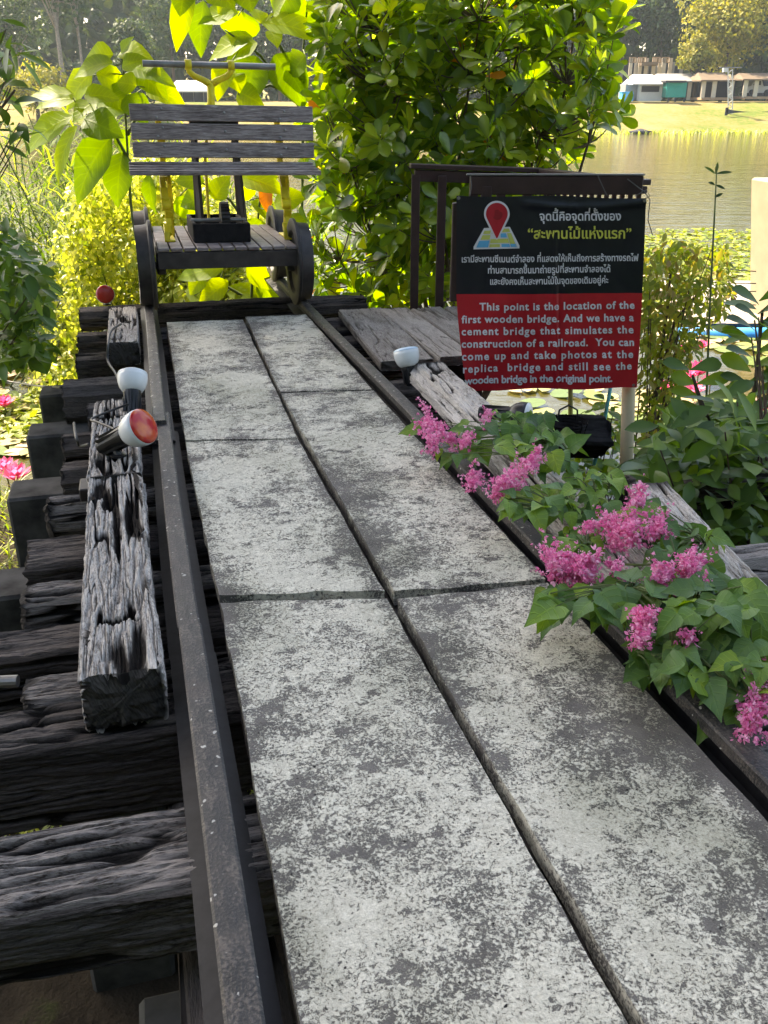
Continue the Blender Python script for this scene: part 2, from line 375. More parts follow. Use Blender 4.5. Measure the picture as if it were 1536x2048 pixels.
M['pad'] = leafmat('lily_pad', [(0.0, (0.08, 0.13, 0.03)), (0.4, (0.20, 0.25, 0.05)), (0.7, (0.40, 0.34, 0.16)), (1.0, (0.55, 0.38, 0.24))], 0.1, 0.4, 0.4)
M['weed'] = leafmat('duckweed', [(0.0, (0.10, 0.16, 0.02)), (0.6, (0.26, 0.32, 0.03)), (1.0, (0.42, 0.42, 0.06))], 0.25, 0.5, 0.3)

# ------------------------------------------------------------------ leaf builder
PROF = {
 'obovate': [(0, .06), (.2, .34), (.4, .68), (.6, .95), (.78, 1.0), (.92, .68), (1, .05)],
 'heart': [(-.10, .45), (.0, .9), (.18, 1.0), (.38, .88), (.6, .58), (.82, .24), (1, .02)],
 'ovate': [(0, .10), (.12, .62), (.28, .95), (.45, 1.0), (.65, .82), (.85, .40), (1, .02)],
 'ellip': [(0, .06), (.2, .6), (.4, .95), (.58, 1.0), (.78, .72), (.92, .32), (1, .03)],
 'blade': [(0, .5), (.25, 1), (.55, .8), (.8, .5), (1, .05)],
 'small': [(0, .1), (.35, 1), (.7, .8), (1, .05)],
}
def nrm(a): return a / (np.linalg.norm(a, axis=-1, keepdims=True) + 1e-9)
def leaves(mb, P, D, NN, ln, wd, prof='ellip', fold=0.25, curl=0.25, var=None, wave=0.0, mi=0, twist=0.0):
    P, D, NN = np.atleast_2d(P), nrm(np.atleast_2d(D)), np.atleast_2d(NN); n = len(P)
    S = nrm(np.cross(D, NN)); NN = nrm(np.cross(S, D))
    ln = np.broadcast_to(ln, n).astype(float); wd = np.broadcast_to(wd, n).astype(float)
    curl = np.broadcast_to(curl, n).astype(float); fold = np.broadcast_to(fold, n).astype(float)
    if var is None: var = rng.random(n)
    pr = PROF[prof]; k = len(pr); vs = []
    ph = rng.random((n, 1)) * 6.3
    for t, w in pr:
        c = P + D * (t * ln)[:, None] - NN * (curl * t * t * ln)[:, None]
        for sd in (-1, 0, 1):
            q = c + S * (sd * w * wd / 2)[:, None]
            if sd:
                q = q + NN * (fold * w * wd / 2)[:, None]
                if wave: q = q + NN * (wave * wd[:, None] * w * np.sin(ph + t * 9 + sd))
            vs.append(q)
    V = np.stack(vs, 1)                                   # n, 3k, 3
    f0 = []
    for i in range(k - 1):
        for j in (0, 1): f0.append((3 * i + j, 3 * i + j + 1, 3 * i + j + 4, 3 * i + j + 3))
    f0 = np.array(f0); F = (f0[None] + (np.arange(n) * 3 * k)[:, None, None]).reshape(-1, 4)
    vv = np.clip(np.repeat(var, 3 * k).reshape(n, k, 3) + np.array([0, .14, 0]), 0, np.maximum(.93, var)[:, None, None]).ravel()
    tt = np.array([[(t, sd) for sd in (-1, 0, 1)] for t, _ in pr]).reshape(1, 3 * k, 2)
    mb.add(V.reshape(-1, 3), [tuple(q) for q in F.tolist()], mi, vv, None, np.broadcast_to(tt, (n, 3 * k, 2)).reshape(-1, 2))
def rdir(n, zb=0.0):
    a = rng.normal(size=(n, 3)); a[:, 2] += zb; return nrm(a)
def inpoly(x, y, poly):
    c = False; n = len(poly); j = n - 1
    for i in range(n):
        xi, yi = poly[i]; xj, yj = poly[j]
        if (yi > y) != (yj > y) and x < (xj - xi) * (y - yi) / (yj - yi) + xi: c = not c
        j = i
    return c
def polysample(poly, n):
    xs = [p[0] for p in poly]; ys = [p[1] for p in poly]; out = []
    while len(out) < n:
        x, y = rng.uniform(min(xs), max(xs)), rng.uniform(min(ys), max(ys))
        if inpoly(x, y, poly): out.append((x, y))
    return out

# ================================================================== SETTING: ground, lake
def ground_z(x, y):
    near = 0.38 - 1.1 * sstep(5.6, 8.2, y) + 0.55 * sstep(1.0, 2.2, x) * (1 - sstep(4.2, 6.2, y))
    shore = 85 + 3.0 * np.sin(x * 0.05 + 1) - 1.5 * np.sin(x * .13)
    far = -0.8 + 3.1 * sstep(shore - 6, shore + 17, y) + 8 * sstep(150, 330, y)
    z = np.where(y < 30, near, far)
    return z + 0.10 * (fbm(x * .9, y * .9, 0, 3) - .5)
def grid_mesh(xs, ys, fz):
    X, Y = np.meshgrid(xs, ys); Z = fz(X, Y); nx, ny = len(xs), len(ys)
    V = np.stack([X, Y, Z], -1).reshape(-1, 3)
    F = [(j * nx + i, j * nx + i + 1, (j + 1) * nx + i + 1, (j + 1) * nx + i) for j in range(ny - 1) for i in range(nx - 1)]
    return V, F
def ground_mat():
    m, nt, b = newmat('grassy_ground', 0.95, 0.1)
    v = ocoord(nt)
    n1 = noise(nt, v, 0.09, 5, 0.6); n2 = noise(nt, v, 2.5, 6, 0.7)
    c = ramp(nt, mth(nt, 'ADD', mth(nt, 'MULTIPLY', n1, 0.65), mth(nt, 'MULTIPLY', n2, 0.35)), [(0.34, (0.06, 0.10, 0.016)), (0.43, (0.115, 0.145, 0.028)), (0.50, (0.21, 0.165, 0.06)), (0.62, (0.27, 0.20, 0.10))])
    sep = nt.nodes.new('ShaderNodeSeparateXYZ'); nt.links.new(v, sep.inputs[0])
    soil = ramp(nt, n2, [(0.3, (0.014, 0.011, 0.008)), (0.6, (0.035, 0.028, 0.019)), (0.75, (0.035, 0.05, 0.012))])
    k = mth(nt, 'ADD', sep.outputs['Y'], mth(nt, 'MULTIPLY', mth(nt, 'SUBTRACT', n2, 0.5), 3.0))
    c = mixc(nt, ramp(nt, mth(nt, 'MULTIPLY', k, 0.1), [(0.75, 1.0), (0.95, 0.0)]), c, soil)
    nt.links.new(c, b.inputs['Base Color']); bump(nt, b, n2, 0.5, 0.1)
    return m
xs = np.concatenate([np.linspace(-260, -20, 40), np.linspace(-18, 18, 73), np.linspace(20, 260, 40)])
ys = np.concatenate([np.linspace(-60, -2, 15), np.linspace(0, 12, 41), np.linspace(14, 70, 15), np.linspace(72, 120, 49), np.linspace(130, 420, 20)])
V, F = grid_mesh(xs, ys, ground_z)
tag(MB().add(V, F).build('ground', ground_mat(), smooth=True), kind='structure')
def water_mat():
    m, nt, b = newmat('lake_water', 0.06, 0.5)
    b.inputs['Base Color'].default_value = (0.05, 0.044, 0.012, 1); b.inputs['IOR'].default_value = 1.33
    n1 = noise(nt, ocoord(nt, (0.45, 1.6, 1)), 2.4, 5, 0.6, 0.3); n2 = noise(nt, ocoord(nt, (0.3, 1, 1)), 0.9, 4, 0.55, 0.5)
    bump(nt, b, mth(nt, 'ADD', n1, mth(nt, 'MULTIPLY', n2, 1.2)), 0.16, 0.14)
    return m
MB().add([(-260, 4, 0), (260, 4, 0), (260, 100, 0), (-260, 100, 0)], [(0, 1, 2, 3)]).build('lake', water_mat())
tag(bpy.data.objects['lake'], kind='structure')

# ================================================================== TRACK
def timber(length, width, height, seed, depth=0.02, nr=84, nl=110, ragged=0.04, round_=0.02, pits=(), coarse=26.0, warp=0.01, sag=0.0, thr=.83, ck=.75, side=0.0):
    """one eroded timber along +Y from 0, top at z=0; grooves run along the grain"""
    w, h = width, height; per = 2 * (w + h)
    a = np.linspace(0, per, nr, endpoint=False)            # ring: starts top-left, runs across the top
    px = np.empty(nr); pz = np.empty(nr); nx = np.empty(nr); nz = np.empty(nr)
    for i, t in enumerate(a):
        if t < w: px[i], pz[i], nx[i], nz[i] = -w / 2 + t, 0, 0, 1
        elif t < w + h: px[i], pz[i], nx[i], nz[i] = w / 2, -(t - w), 1, 0
        elif t < 2 * w + h: px[i], pz[i], nx[i], nz[i] = w / 2 - (t - w - h), -h, 0, -1
        else: px[i], pz[i], nx[i], nz[i] = -w / 2, -h + (t - 2 * w - h), -1, 0
    dx = np.minimum(px + w / 2, w / 2 - px); dz = np.minimum(-pz, pz + h)
    cr = round_ * np.clip(1 - (dx + dz) / round_, 0, 1) * .6
    y = np.linspace(0, length, nl)
    A, Yl = np.meshgrid(a, y)
    wob = (fbm(A * 5, Yl * 2.6, seed * 3.1, seed, 3) - .5) * 0.022 + (vn(A * 40, Yl * 14, 0, seed + 40) - .5) * .004
    As = A + wob
    r1 = 1 - np.abs(2 * vn(As * coarse, Yl * 3.2, seed + .5, seed + 1) - 1)
    r2 = 1 - np.abs(2 * vn(As * coarse * 2.3, Yl * 7.5, seed + .5, seed + 2) - 1)
    msk = sstep(.30, .62, fbm(A * 7, Yl * 2.2, 0, seed + 5, 3))
    g = sstep(thr, .99, r1) * msk + 0.26 * sstep(.74, 1, r2)
    d = depth * g + depth * .38 * fbm(As * 85, Yl * 16, 0, seed + 9, 4) + .003 * fbm(A * 30, Yl * 22, 0, seed + 10, 3)
    low = warp * (fbm(A * 4, Yl * 1.3, 2, seed + 11, 2) - .5) * 2
    crk = np.clip(g * ck, 0, 1)
    for (pu, py, ru, rl, pd) in pits:
        jx = (fbm(A * 90, Yl * 16, 3, seed + 31, 3) - .5); q = np.exp(-(((A - pu) / ru + jx * 2.2) ** 2 + ((Yl - py) / rl + (vn(A * 130, Yl * 2, 0, seed + 33) - .5) * .9) ** 2) ** 2); d = d + pd * q; crk = np.maximum(crk, sstep(.06, .4, q))
    top = (nz == 1)[None, :]
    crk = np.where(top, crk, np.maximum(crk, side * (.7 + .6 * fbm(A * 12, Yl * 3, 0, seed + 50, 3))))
    d = np.where(top, d, d * .8)
    X = px[None] - (nx * 1.0)[None] * (d + low) - np.sign(px)[None] * cr[None]
    Z = pz[None] - (nz * 1.0)[None] * (d + low) + np.where(pz[None] > -h / 2, -1, 1) * cr[None]
    e0 = ragged * fbm(a * 55, a * 0, 0, seed + 21, 3); e1 = ragged * fbm(a * 55, a * 0, 4, seed + 22, 3)
    Yy = Yl + e0[None] * (1 - Yl / length) ** 3 - e1[None] * (Yl / length) ** 3
    Z = Z - sag * np.sin(math.pi * Yl / length)
    V = np.stack([X, Yy, Z], -1); UV = np.stack([A, Yl], -1)
    rings = [V]; uvs = [UV]; cks = [crk]
    def cap(ring, sgn, yb, er):
        o = []; c = ring.mean(0); ideal = np.stack([px - np.sign(px) * cr, ring[:, 1], pz - sag * 0], 1)
        ideal[:, 0] *= .9; ideal[:, 2] = (ideal[:, 2] + h / 2) * .9 - h / 2; c = np.array([0, c[1], -h / 2])
        for k in (1.0, 0.8, 0.6, 0.4, 0.2):
            q = c + (ideal - c) * k; q[:, 1] = yb + er * .5 * (k > .9) + sgn * (.004 + .022 * fbm(q[:, 0] * 45, q[:, 2] * 45, 0, seed, 3)); o.append(q)
        return o
    c0 = cap(V[0], 1, 0, e0 * .6); c1 = cap(V[-1], -1, length, -e1 * .6)
    allr = c0[::-1] + [V[i] for i in range(nl)] + c1
    alluv = [np.stack([r[:, 0] + r[:, 2] * .4, r[:, 2]], -1) for r in c0[::-1]] + [UV[i] for i in range(nl)] + [np.stack([r[:, 0] + r[:, 2] * .4, r[:, 2]], -1) for r in c1]
    allc = [np.full(nr, .50)] * 5 + [crk[i] for i in range(nl)] + [np.full(nr, .50)] * 5
    m = len(allr); VV = np.vstack(allr)
    F = []
    for i in range(m - 1):
        for j in range(nr):
            k = (j + 1) % nr; F.append((i * nr + j, (i + 1) * nr + j, (i + 1) * nr + k, i * nr + k))
    F.append(tuple(range(nr))); F.append(tuple((m - 1) * nr + j for j in range(nr))[::-1])
    mb = MB(); mb.add(VV, F, 0, 0.5, np.concatenate(allc), np.vstack(alluv)); return mb
def rotz(a): return Matrix.Rotation(a, 4, 'Z')

# sleepers (run across the track): (s centre, u start, u end, width, height, top, material, label)
TIES = [
 (1.385, -0.62, 1.5, .24, .19, -.085, 'tie_pale', 'widest split sleeper nearest the camera, with bleached torn fibres along its front edge'),
 (1.875, -0.60, 1.5, .19, .25, -.115, 'tie', 'deep dark sleeper directly beneath the near end of the bleached guard timber'),
 (2.06, -0.47, 1.5, .15, .14, -.135, 'tie_pale', 'stringy grey sleeper whose broom-like end meets a small grey pipe'),
 (2.34, -0.62, 1.5, .18, .19, -.15, 'tie', 'dark sleeper with a pale lichen spot, resting on a squared dark post'),
 (2.58, -0.52, 1.5, .16, .13, -.13, 'tie_pale', 'feather-ended grey sleeper just below the round-cornered black one'),
 (2.86, -0.53, 1.5, .24, .19, -.12, 'tie', 'thick round-cornered black sleeper beside the lowest dark concrete block'),
 (3.28, -0.50, 1.5, .18, .16, -.11, 'tie_pale', 'grey topped sleeper carrying a small rusty steel plate'),
 (3.68, -0.47, 1.5, .20, .16, -.12, 'tie', 'ridged dark sleeper end below the one with the cable loop'),
 (4.04, -0.49, 1.5, .14, .13, -.11, 'tie', 'small round sleeper end with a grey cable looped over it'),
 (4.52, -0.40, 1.5, .20, .17, -.11, 'tie', 'brown sleeper just beyond the far end of the long guard timber'),
 (4.98, -0.54, 1.5, .28, .21, -.11, 'tie', 'thick log-like brown sleeper under the white lamp cable'),
 (5.58, -0.50, 1.5, .26, .20, -.11, 'tie', 'dark sleeper under the short stub of bleached guard timber'),
 (6.20, -0.52, 1.5, .20, .16, -.11, 'tie', 'splintered sleeper end just in front of the red globe lamp'),
 (6.86, -0.53, 1.6, .26, .16, -.07, 'tie', 'black crosswise timber closing the far end of the cement slabs under the wheels'),
]
for i, (s, ua, ub, w, h, top, mt, lab) in enumerate(TIES):
    near = s < 3
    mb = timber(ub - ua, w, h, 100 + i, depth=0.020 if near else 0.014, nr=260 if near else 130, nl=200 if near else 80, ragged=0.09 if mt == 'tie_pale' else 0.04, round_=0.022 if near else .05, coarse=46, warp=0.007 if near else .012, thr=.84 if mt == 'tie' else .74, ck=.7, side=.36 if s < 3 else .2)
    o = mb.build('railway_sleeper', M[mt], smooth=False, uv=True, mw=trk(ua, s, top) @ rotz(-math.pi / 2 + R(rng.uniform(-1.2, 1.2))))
    tag(o, lab, 'sleeper', 'wooden sleepers across the track')

# concrete trestles under the sleepers
for s, top, lab in ((1.24, -.62, 'grey concrete trestle at the bottom left corner under the nearest sleeper'),
               (2.32, -.36, 'dark concrete trestle on squared post below the lichen spotted sleeper'),
               (3.10, -.34, 'lowest of the four dark concrete blocks stepping up the left side'),
               (3.98, -.32, 'dark concrete block with a dusty top beside the steel plated sleeper'),
               (4.84, -.32, 'dark concrete block beside the cable looped sleeper'),
               (5.62, -.32, 'farthest dark concrete block below the thick log-like sleeper')):
    t = empty('concrete_trestle', mw=trk(.5, s, top)); tag(t, lab, 'trestle', 'concrete trestles under the track')
    MB().box((0, 0, -.17), (2.44, .24, .34), bev=.012).build('beam', M['concrete'], t)
    for sx in (-1, 1): MB().box((sx * .82, 0, -.34 - .55), (.26, .22, 1.1), bev=.012).build('pile', M['concrete'], t)

tag(MB().box((-.13, 1.16, -.66), (.17, .42, .40), bev=.012).build('concrete_block', plain('grey_concrete', (.085, .085, .08), .9, .2, vary=.5, scale=6, bmp=.3), mw=TM), 'light grey concrete block under the left rail at the bottom left', 'block')
for u_, lab in ((-.03, 'dark longitudinal stringer beam under the left rail'), (1.03, 'dark longitudinal stringer beam under the right rail')):
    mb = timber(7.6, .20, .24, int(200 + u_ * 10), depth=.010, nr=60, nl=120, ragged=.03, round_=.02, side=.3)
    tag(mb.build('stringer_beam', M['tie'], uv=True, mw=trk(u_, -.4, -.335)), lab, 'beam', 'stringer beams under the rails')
# rails
def rail(s0, s1, u, top=0.0, bend=None):
    prof = [(-.0285, -.004), (-.0235, 0), (-.005, .0012), (.0235, 0), (.0285, -.004), (.0285, -.030), (.010, -.040), (.008, -.082), (.058, -.094), (.058, -.104), (-.058, -.104), (-.058, -.094), (-.008, -.082), (-.010, -.040), (-.0285, -.030)]
    n = len(prof); m = max(8, int((s1 - s0) * 14)); mb = MB(); V = []
    for i in range(m + 1):
        s = s0 + (s1 - s0) * i / m
        du = 0.004 * math.sin(s * 1.7 + u) + (bend(s) if bend else 0); dh = .002 * math.sin(s * 2.3)
        V += [(u + a + du, s, b + top + dh) for a, b in prof]
    F = [(i * n + j, i * n + (j + 1) % n, (i + 1) * n + (j + 1) % n, (i + 1) * n + j) for i in range(m) for j in range(n)]
    F += [tuple(range(n))[::-1], tuple(m * n + j for j in range(n))]
    mi = [1 if 4 <= k % n <= 13 else 0 for k in range(m * n)] + [0, 0]  # sides and foot take the painted-shade slot
    return mb.add(V, F, mi)
for s0, s1, u, tp_, lab in ((-1.2, 2.035, -.0275, 0.003, 'near left rail with dust spots, ending at the first joint'),
                      (2.045, 3.92, -.030, -.006, 'middle left rail running past the red and white lamps'),
                      (3.74, 8.6, -.046, .012, 'far left rail carrying the left wheel of the handcar'),
                      (-1.2, 8.6, 1.0285, 0.0, 'unbroken right rail partly overgrown by pink flowering vine')):
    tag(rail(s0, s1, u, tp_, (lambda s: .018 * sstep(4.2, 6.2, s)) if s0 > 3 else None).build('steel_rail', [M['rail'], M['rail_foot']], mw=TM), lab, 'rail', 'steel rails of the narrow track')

# cement slabs
def slab(c, th, seed):
    (a0, a1, b1, b0) = [np.array(p, float) for p in c]   # near-left, near-right, far-right, far-left (u,s,h)
    nu, ns = 24, 90; V = []; ed = []
    for j in range(ns + 1):
        for i in range(nu + 1):
            x, y = i / nu, j / ns
            p = (a0 * (1 - x) + a1 * x) * (1 - y) + (b0 * (1 - x) + b1 * x) * y
            q = p.copy()
            if i in (0, nu): q[0] += .005 * (fbm(p[1] * 9, i * 3.3, 0, seed, 4) - .5) * 2
            if j in (0, ns): q[1] += .012 * (fbm(p[0] * 12, j, 0, seed, 4) - .5) * 2
            q[2] += .004 * (fbm(p[0] * 4, p[1] * 3, 0, seed + 3, 3) - .5)
            V.append(q); ed.append(min(x * .46, (1 - x) * .46, y * abs(b0[1] - a0[1]), (1 - y) * abs(b0[1] - a0[1])) / .06)
    V = np.array(V); n = len(V); w = nu + 1
    F = [(j * w + i, j * w + i + 1, (j + 1) * w + i + 1, (j + 1) * w + i) for j in range(ns) for i in range(nu)]
    ring = list(range(w)) + [j * w + nu for j in range(1, ns + 1)] + [ns * w + i for i in range(nu - 1, -1, -1)] + [j * w for j in range(ns - 1, 0, -1)]
    e1 = V[ring] - [0, 0, .006]; ctr = V.mean(0); dirs = np.sign(V[ring] - ctr); e1[:, :2] += 0
    bot = V[ring] - [0, 0, th]
    k = len(ring); VV = np.vstack([V, e1, bot])
    for j in range(k):
        q = (j + 1) % k
        F.append((ring[q], ring[j], n + j, n + q)); F.append((n + q, n + j, n + k + j, n + k + q))
    F.append(tuple(n + k + j for j in range(k))[::-1])
    mb = MB(); mb.add(VV, F, 0, np.concatenate([np.clip(ed, 0, 1), np.zeros(2 * k)])); return mb
H0 = -.030
SL = [([(.052, -.9, H0), (.524, -.9, H0), (.500, 2.085, H0), (.060, 2.185, H0)], 'near left cement slab with bare dark patches at its far corner'),
      ([(.058, 2.215, H0 + .005), (.503, 2.125, H0 + .005), (.494, 3.465, H0), (.048, 3.565, H0)], 'middle left cement slab, shortest in the left row'),
      ([(.048, 3.586, H0), (.497, 3.486, H0 - .003), (.555, 5.95, H0), (.072, 6.02, H0)], 'far left cement slab ending below the handcar'),
      ([(.548, -.9, H0), (.965, -.9, H0), (.960, 2.045, H0), (.527, 2.075, H0)], 'near right cement slab reached by the lowest vine leaves'),
      ([(.527, 2.105, H0 + .004), (.960, 2.07, H0 + .004), (.968, 4.085, H0), (.530, 4.165, H0)], 'middle right cement slab bordered by the two upper pink flower clusters'),
      ([(.533, 4.185, H0), (.968, 4.105, H0), (.985, 6.0, H0), (.585, 6.03, H0)], 'far right cement slab beside the grey plank platform')]
for i, (c, lab) in enumerate(SL):
    tag(slab(c, .045, 30 + i).build('cement_slab', M['slab'], smooth=False, mw=TM), lab, 'slab', 'flaking cement slabs between the rails')
# wooden bearers that carry the slabs
for u, lab in ((.085, 'dark wooden bearer under the left edge of the slabs'), (.90, 'dark wooden bearer under the right edge of the slabs'), (.515, 'dark wooden bearer under the middle joint of the slabs')):
    mb = timber(6.6, .05 if u != .515 else .09, .045, int(u * 100), depth=.004, nr=28, nl=60, ragged=.02, round_=.005)
    tag(mb.build('slab_bearer', M['tie'], uv=True, mw=trk(u, -.6, -.0768)), lab, 'bearer', 'wooden bearers under the slabs')

# bleached guard timbers
def guard(p0, p1, width, height, top, seed, lab, **k):
    p0 = np.array(p0); p1 = np.array(p1); d = p1 - p0; ln = float(np.hypot(*d)); ang = math.atan2(-d[0], d[1])
    mb = timber(ln, width, height, seed, **k)
    return tag(mb.build('guard_timber', M['beam'], uv=True, mw=trk(p0[0], p0[1], top) @ rotz(ang)), lab, 'timber', 'bleached guard timbers beside the rails')
guard((-.197, 1.80), (-.217, 3.14), .196, .155, .028, 7, 'long deeply split grey guard timber with an open hole left of the rail', thr=.78, ck=1.0, depth=.032, nr=340, nl=360, ragged=.04, round_=.010, coarse=52,
      pits=((.052, .285, .010, .035, .05), (.128, .30, .014, .040, .06), (.09, .262, .045, .012, .035), (.068, 1.12, .010, .10, .04), (.135, 1.0, .009, .14, .04), (.10, .75, .007, .12, .04)))
guard((-.224, 3.10), (-.224, 4.14), .200, .140, .022, 8, 'frayed far length of grey guard timber carrying the red faced spot lamp', thr=.78, ck=1.0, depth=.032, nr=300, nl=260, ragged=.12, round_=.012, coarse=50,
      pits=((.10, .20, .016, .06, .06), (.06, .85, .010, .08, .05), (.145, .55, .010, .12, .045), (.085, .55, .008, .10, .04)))
guard((-.200, 5.32), (-.200, 6.46), .195, .15, .012, 9, 'short cracked stub of pale guard timber beside the far left rail', depth=.014, nr=200, nl=150, ragged=.04, round_=.015, coarse=55, pits=((.10, .75, .02, .1, .05), (.13, .62, .015, .05, .04)))
guard((1.195, 1.75), (1.315, 4.30), .225, .15, .045, 12, 'long wavy pale guard timber under the pink flowers right of the rail', ck=.7, thr=.86, depth=.020, nr=260, nl=300, ragged=.08, round_=.05, coarse=55, warp=.018)
guard((1.405, 1.72), (1.565, 2.58), .17, .15, .03, 13, 'split grey timber with a broken jagged end among the vine leaves', ck=.7, thr=.86, depth=.020, nr=200, nl=150, ragged=.16, round_=.03, coarse=55, warp=.015)
mb = timber(1.1, .19, .16, 15, depth=.02, nr=110, nl=110, ragged=.05, round_=.05, coarse=34)
tag(mb.build('loose_sleeper', M['tie_pale'], uv=True, mw=trk(1.62, 2.2, -.10) @ rotz(-math.pi / 2)), 'grey brown loose sleeper lying under the dark shrub at the right edge', 'sleeper')
mb = timber(1.2, .2, .16, 16, depth=.02, nr=90, nl=80, ragged=.05, round_=.05, coarse=34)
tag(mb.build('loose_sleeper', M['tie'], uv=True, mw=trk(1.70, 2.95, -.14) @ rotz(-math.pi / 2 - .1)), 'shadowed brown sleeper behind the dark shrub leaves at the right edge', 'sleeper')
# small steel chair and bolt on a sleeper
mb = MB().box((0, 0, .02), (.09, .12, .05), bev=.004)
tag(mb.build('steel_plate', M['iron'], mw=trk(-.315, 3.30, -.115)), 'small rusty steel plate bolted on a sleeper against the guard timber', 'plate')
mb = MB().tube([TRK(-60, 1366, -.16), TRK(36, 1362, -.16)], .016, 12)
tag(mb.build('metal_pipe', M['steel']), 'short grey metal pipe poking in at the left edge between sleepers', 'pipe')

# plank platform right of the far track
PX = [((1.155, 4.70), (1.25, 6.25), .33), ((1.50, 4.70), (1.53, 6.20), .23), ((1.74, 4.62), (1.75, 6.15), .24), ((1.99, 4.58), (1.99, 6.12), .23), ((2.24, 4.6), (2.24, 6.1), .22)]
PL = ['wide front plank of the side platform with a cracked corner near the rail', 'second platform plank from the rail, marked by a dark scratch', 'grey platform plank meeting the left edge of the hanging sign', 'platform plank mostly behind the hanging sign', 'outermost platform plank hidden by the sign except its far end']
for i, ((p0, p1, w), lab) in enumerate(zip(PX, PL)):
    p0 = np.array(p0); p1 = np.array(p1); d = p1 - p0; p0 = p0 + [w / 2, 0]; ln = float(np.hypot(*d))
    mb = timber(ln, w - .012, .06, 60 + i, depth=.006, nr=130, nl=110, ragged=.03, round_=.01, coarse=50, warp=.004, thr=.88, ck=.5)
    tag(mb.build('platform_plank', M['plank'], uv=True, mw=trk(p0[0], p0[1], -.055 + .004 * (i % 2)) @ rotz(math.atan2(-d[0], d[1]))), lab, 'plank', 'grey planks of the side platform')
for s, lab in ((4.95, 'dark joist under the front end of the plank platform'), (5.9, 'dark joist under the far end of the plank platform')):
    tag(MB().box((1.92, s, -.19), (1.5, .12, .14), bev=.01).build('platform_joist', M['char'], mw=TM), lab, 'joist', 'joists under the side platform')

# ================================================================== HANDCAR
ROLL = Matrix.Rotation(R(1.0), 4, 'Y')
car = empty('handcar', mw=trk(.5, 6.9, -.004) @ ROLL)
tag(car, 'old rail handcar with a grey slatted bench, iron wheels and yellow pump handle', 'handcar')
def wheel(side):
    mb = MB(); o = side
    prof = [(.03, -.035), (.065, -.035), (.065, -.02), (.10, -.008), (.215, -.010), (.235, -.040), (.285, -.046), (.290, .020), (.296, .045), (.322, .055), (.322, .075), (.300, .085), (.235, .080), (.215, .055), (.10, .045), (.07, .08), (.03, .08)]
    prof = [(a * .91, b * .86) for a, b in prof]
    mb.lathe(prof, 56, axis=(-o, 0, 0))
    for k in range(6):
        a = k * math.pi / 3; mb.tube([(o * .02, math.cos(a) * .15, math.sin(a) * .15), (o * -.012 * 0 + o * .03, math.cos(a) * .15, math.sin(a) * .15)], .03, 12)
    return mb
for y in (-.48, .55):
    for sx in (-1, 1):
        mb = wheel(sx); V = mb.v
        w = mb.build('wheel', M['wheel'], car, mw=Matrix.Translation((sx * .538, y, .269)))
        w.data.polygons.foreach_set('use_smooth', np.ones(len(w.data.polygons), dtype=bool)); w.data.set_sharp_from_angle(angle=R(35))
    MB().tube([(-.55, y, .269), (.55, y, .269)], .024, 14).build('axle', M['iron'], car)
fr = MB()
for y in (-.70, .70):
    fr.box((0.015, y, .325), (.925, .012, .105), bev=.004); sgn = -1 if y < 0 else 1
    fr.box((.015, y - sgn * .03, .372), (.925, .05, .010)); fr.box((.015, y - sgn * .03, .277), (.925, .05, .010))
for x in (-.425, .455): fr.box((x, 0, .325), (.05, 1.34, .085), bev=.004)
for x in (-.2, .2): fr.box((x, 0, .315), (.04, 1.34, .06))
fr.build('frame', M['iron'], car)
for y in (-.48, .55):
    for x in (-.425, .455): MB().box((x, y, .268), (.06, .12, .11), bev=.01).build('axle_box', M['iron'], car)
dk = MB()
for i in range(11): dk.box((-.405 + i * .084, 0, .394), (.074, 1.41, .022), bev=.004)
dk.build('deck', M['deckwood'], car)
# bench: backrest slats with bolts, seat, two curved yellow legs
bt = R(-7)
def backpt(z): return -.02 + (z - .95) * .10
bk = MB()
rx = np.array(Matrix.Rotation(bt, 3, 'X'))
for z0, z1 in ((1.165, 1.270), (1.045, 1.150), (.930, 1.030)):
    zc = (z0 + z1) / 2
    bk.box((.094, backpt(zc), zc), (1.262, .026, z1 - z0), rot=rx, bev=.004)
B_ = bk.build('backrest', M['deckwood'], car)
bo = MB()
for z0, z1 in ((1.165, 1.270), (1.045, 1.150), (.930, 1.030)):
    for x, zz in ((-.325, .75), (-.36, .22), (.10, .55), (.52, .68), (.485, .2)):
        z = z0 + (z1 - z0) * zz; bo.lathe([(.009, 0), (.009, .003), (.004, .006)], 10, (x, backpt(z) - .0135, z), (0, -1, 0))
bo.build('bolt', M['steel'], B_)
st = MB()
for i, y in enumerate((-.425, -.325, -.225, -.125)): st.box((.058, y, (.852, .862, .874, .892)[i]), (1.262, .088, .030), bev=.004)
st.build('seat', M['deckwood'], car)
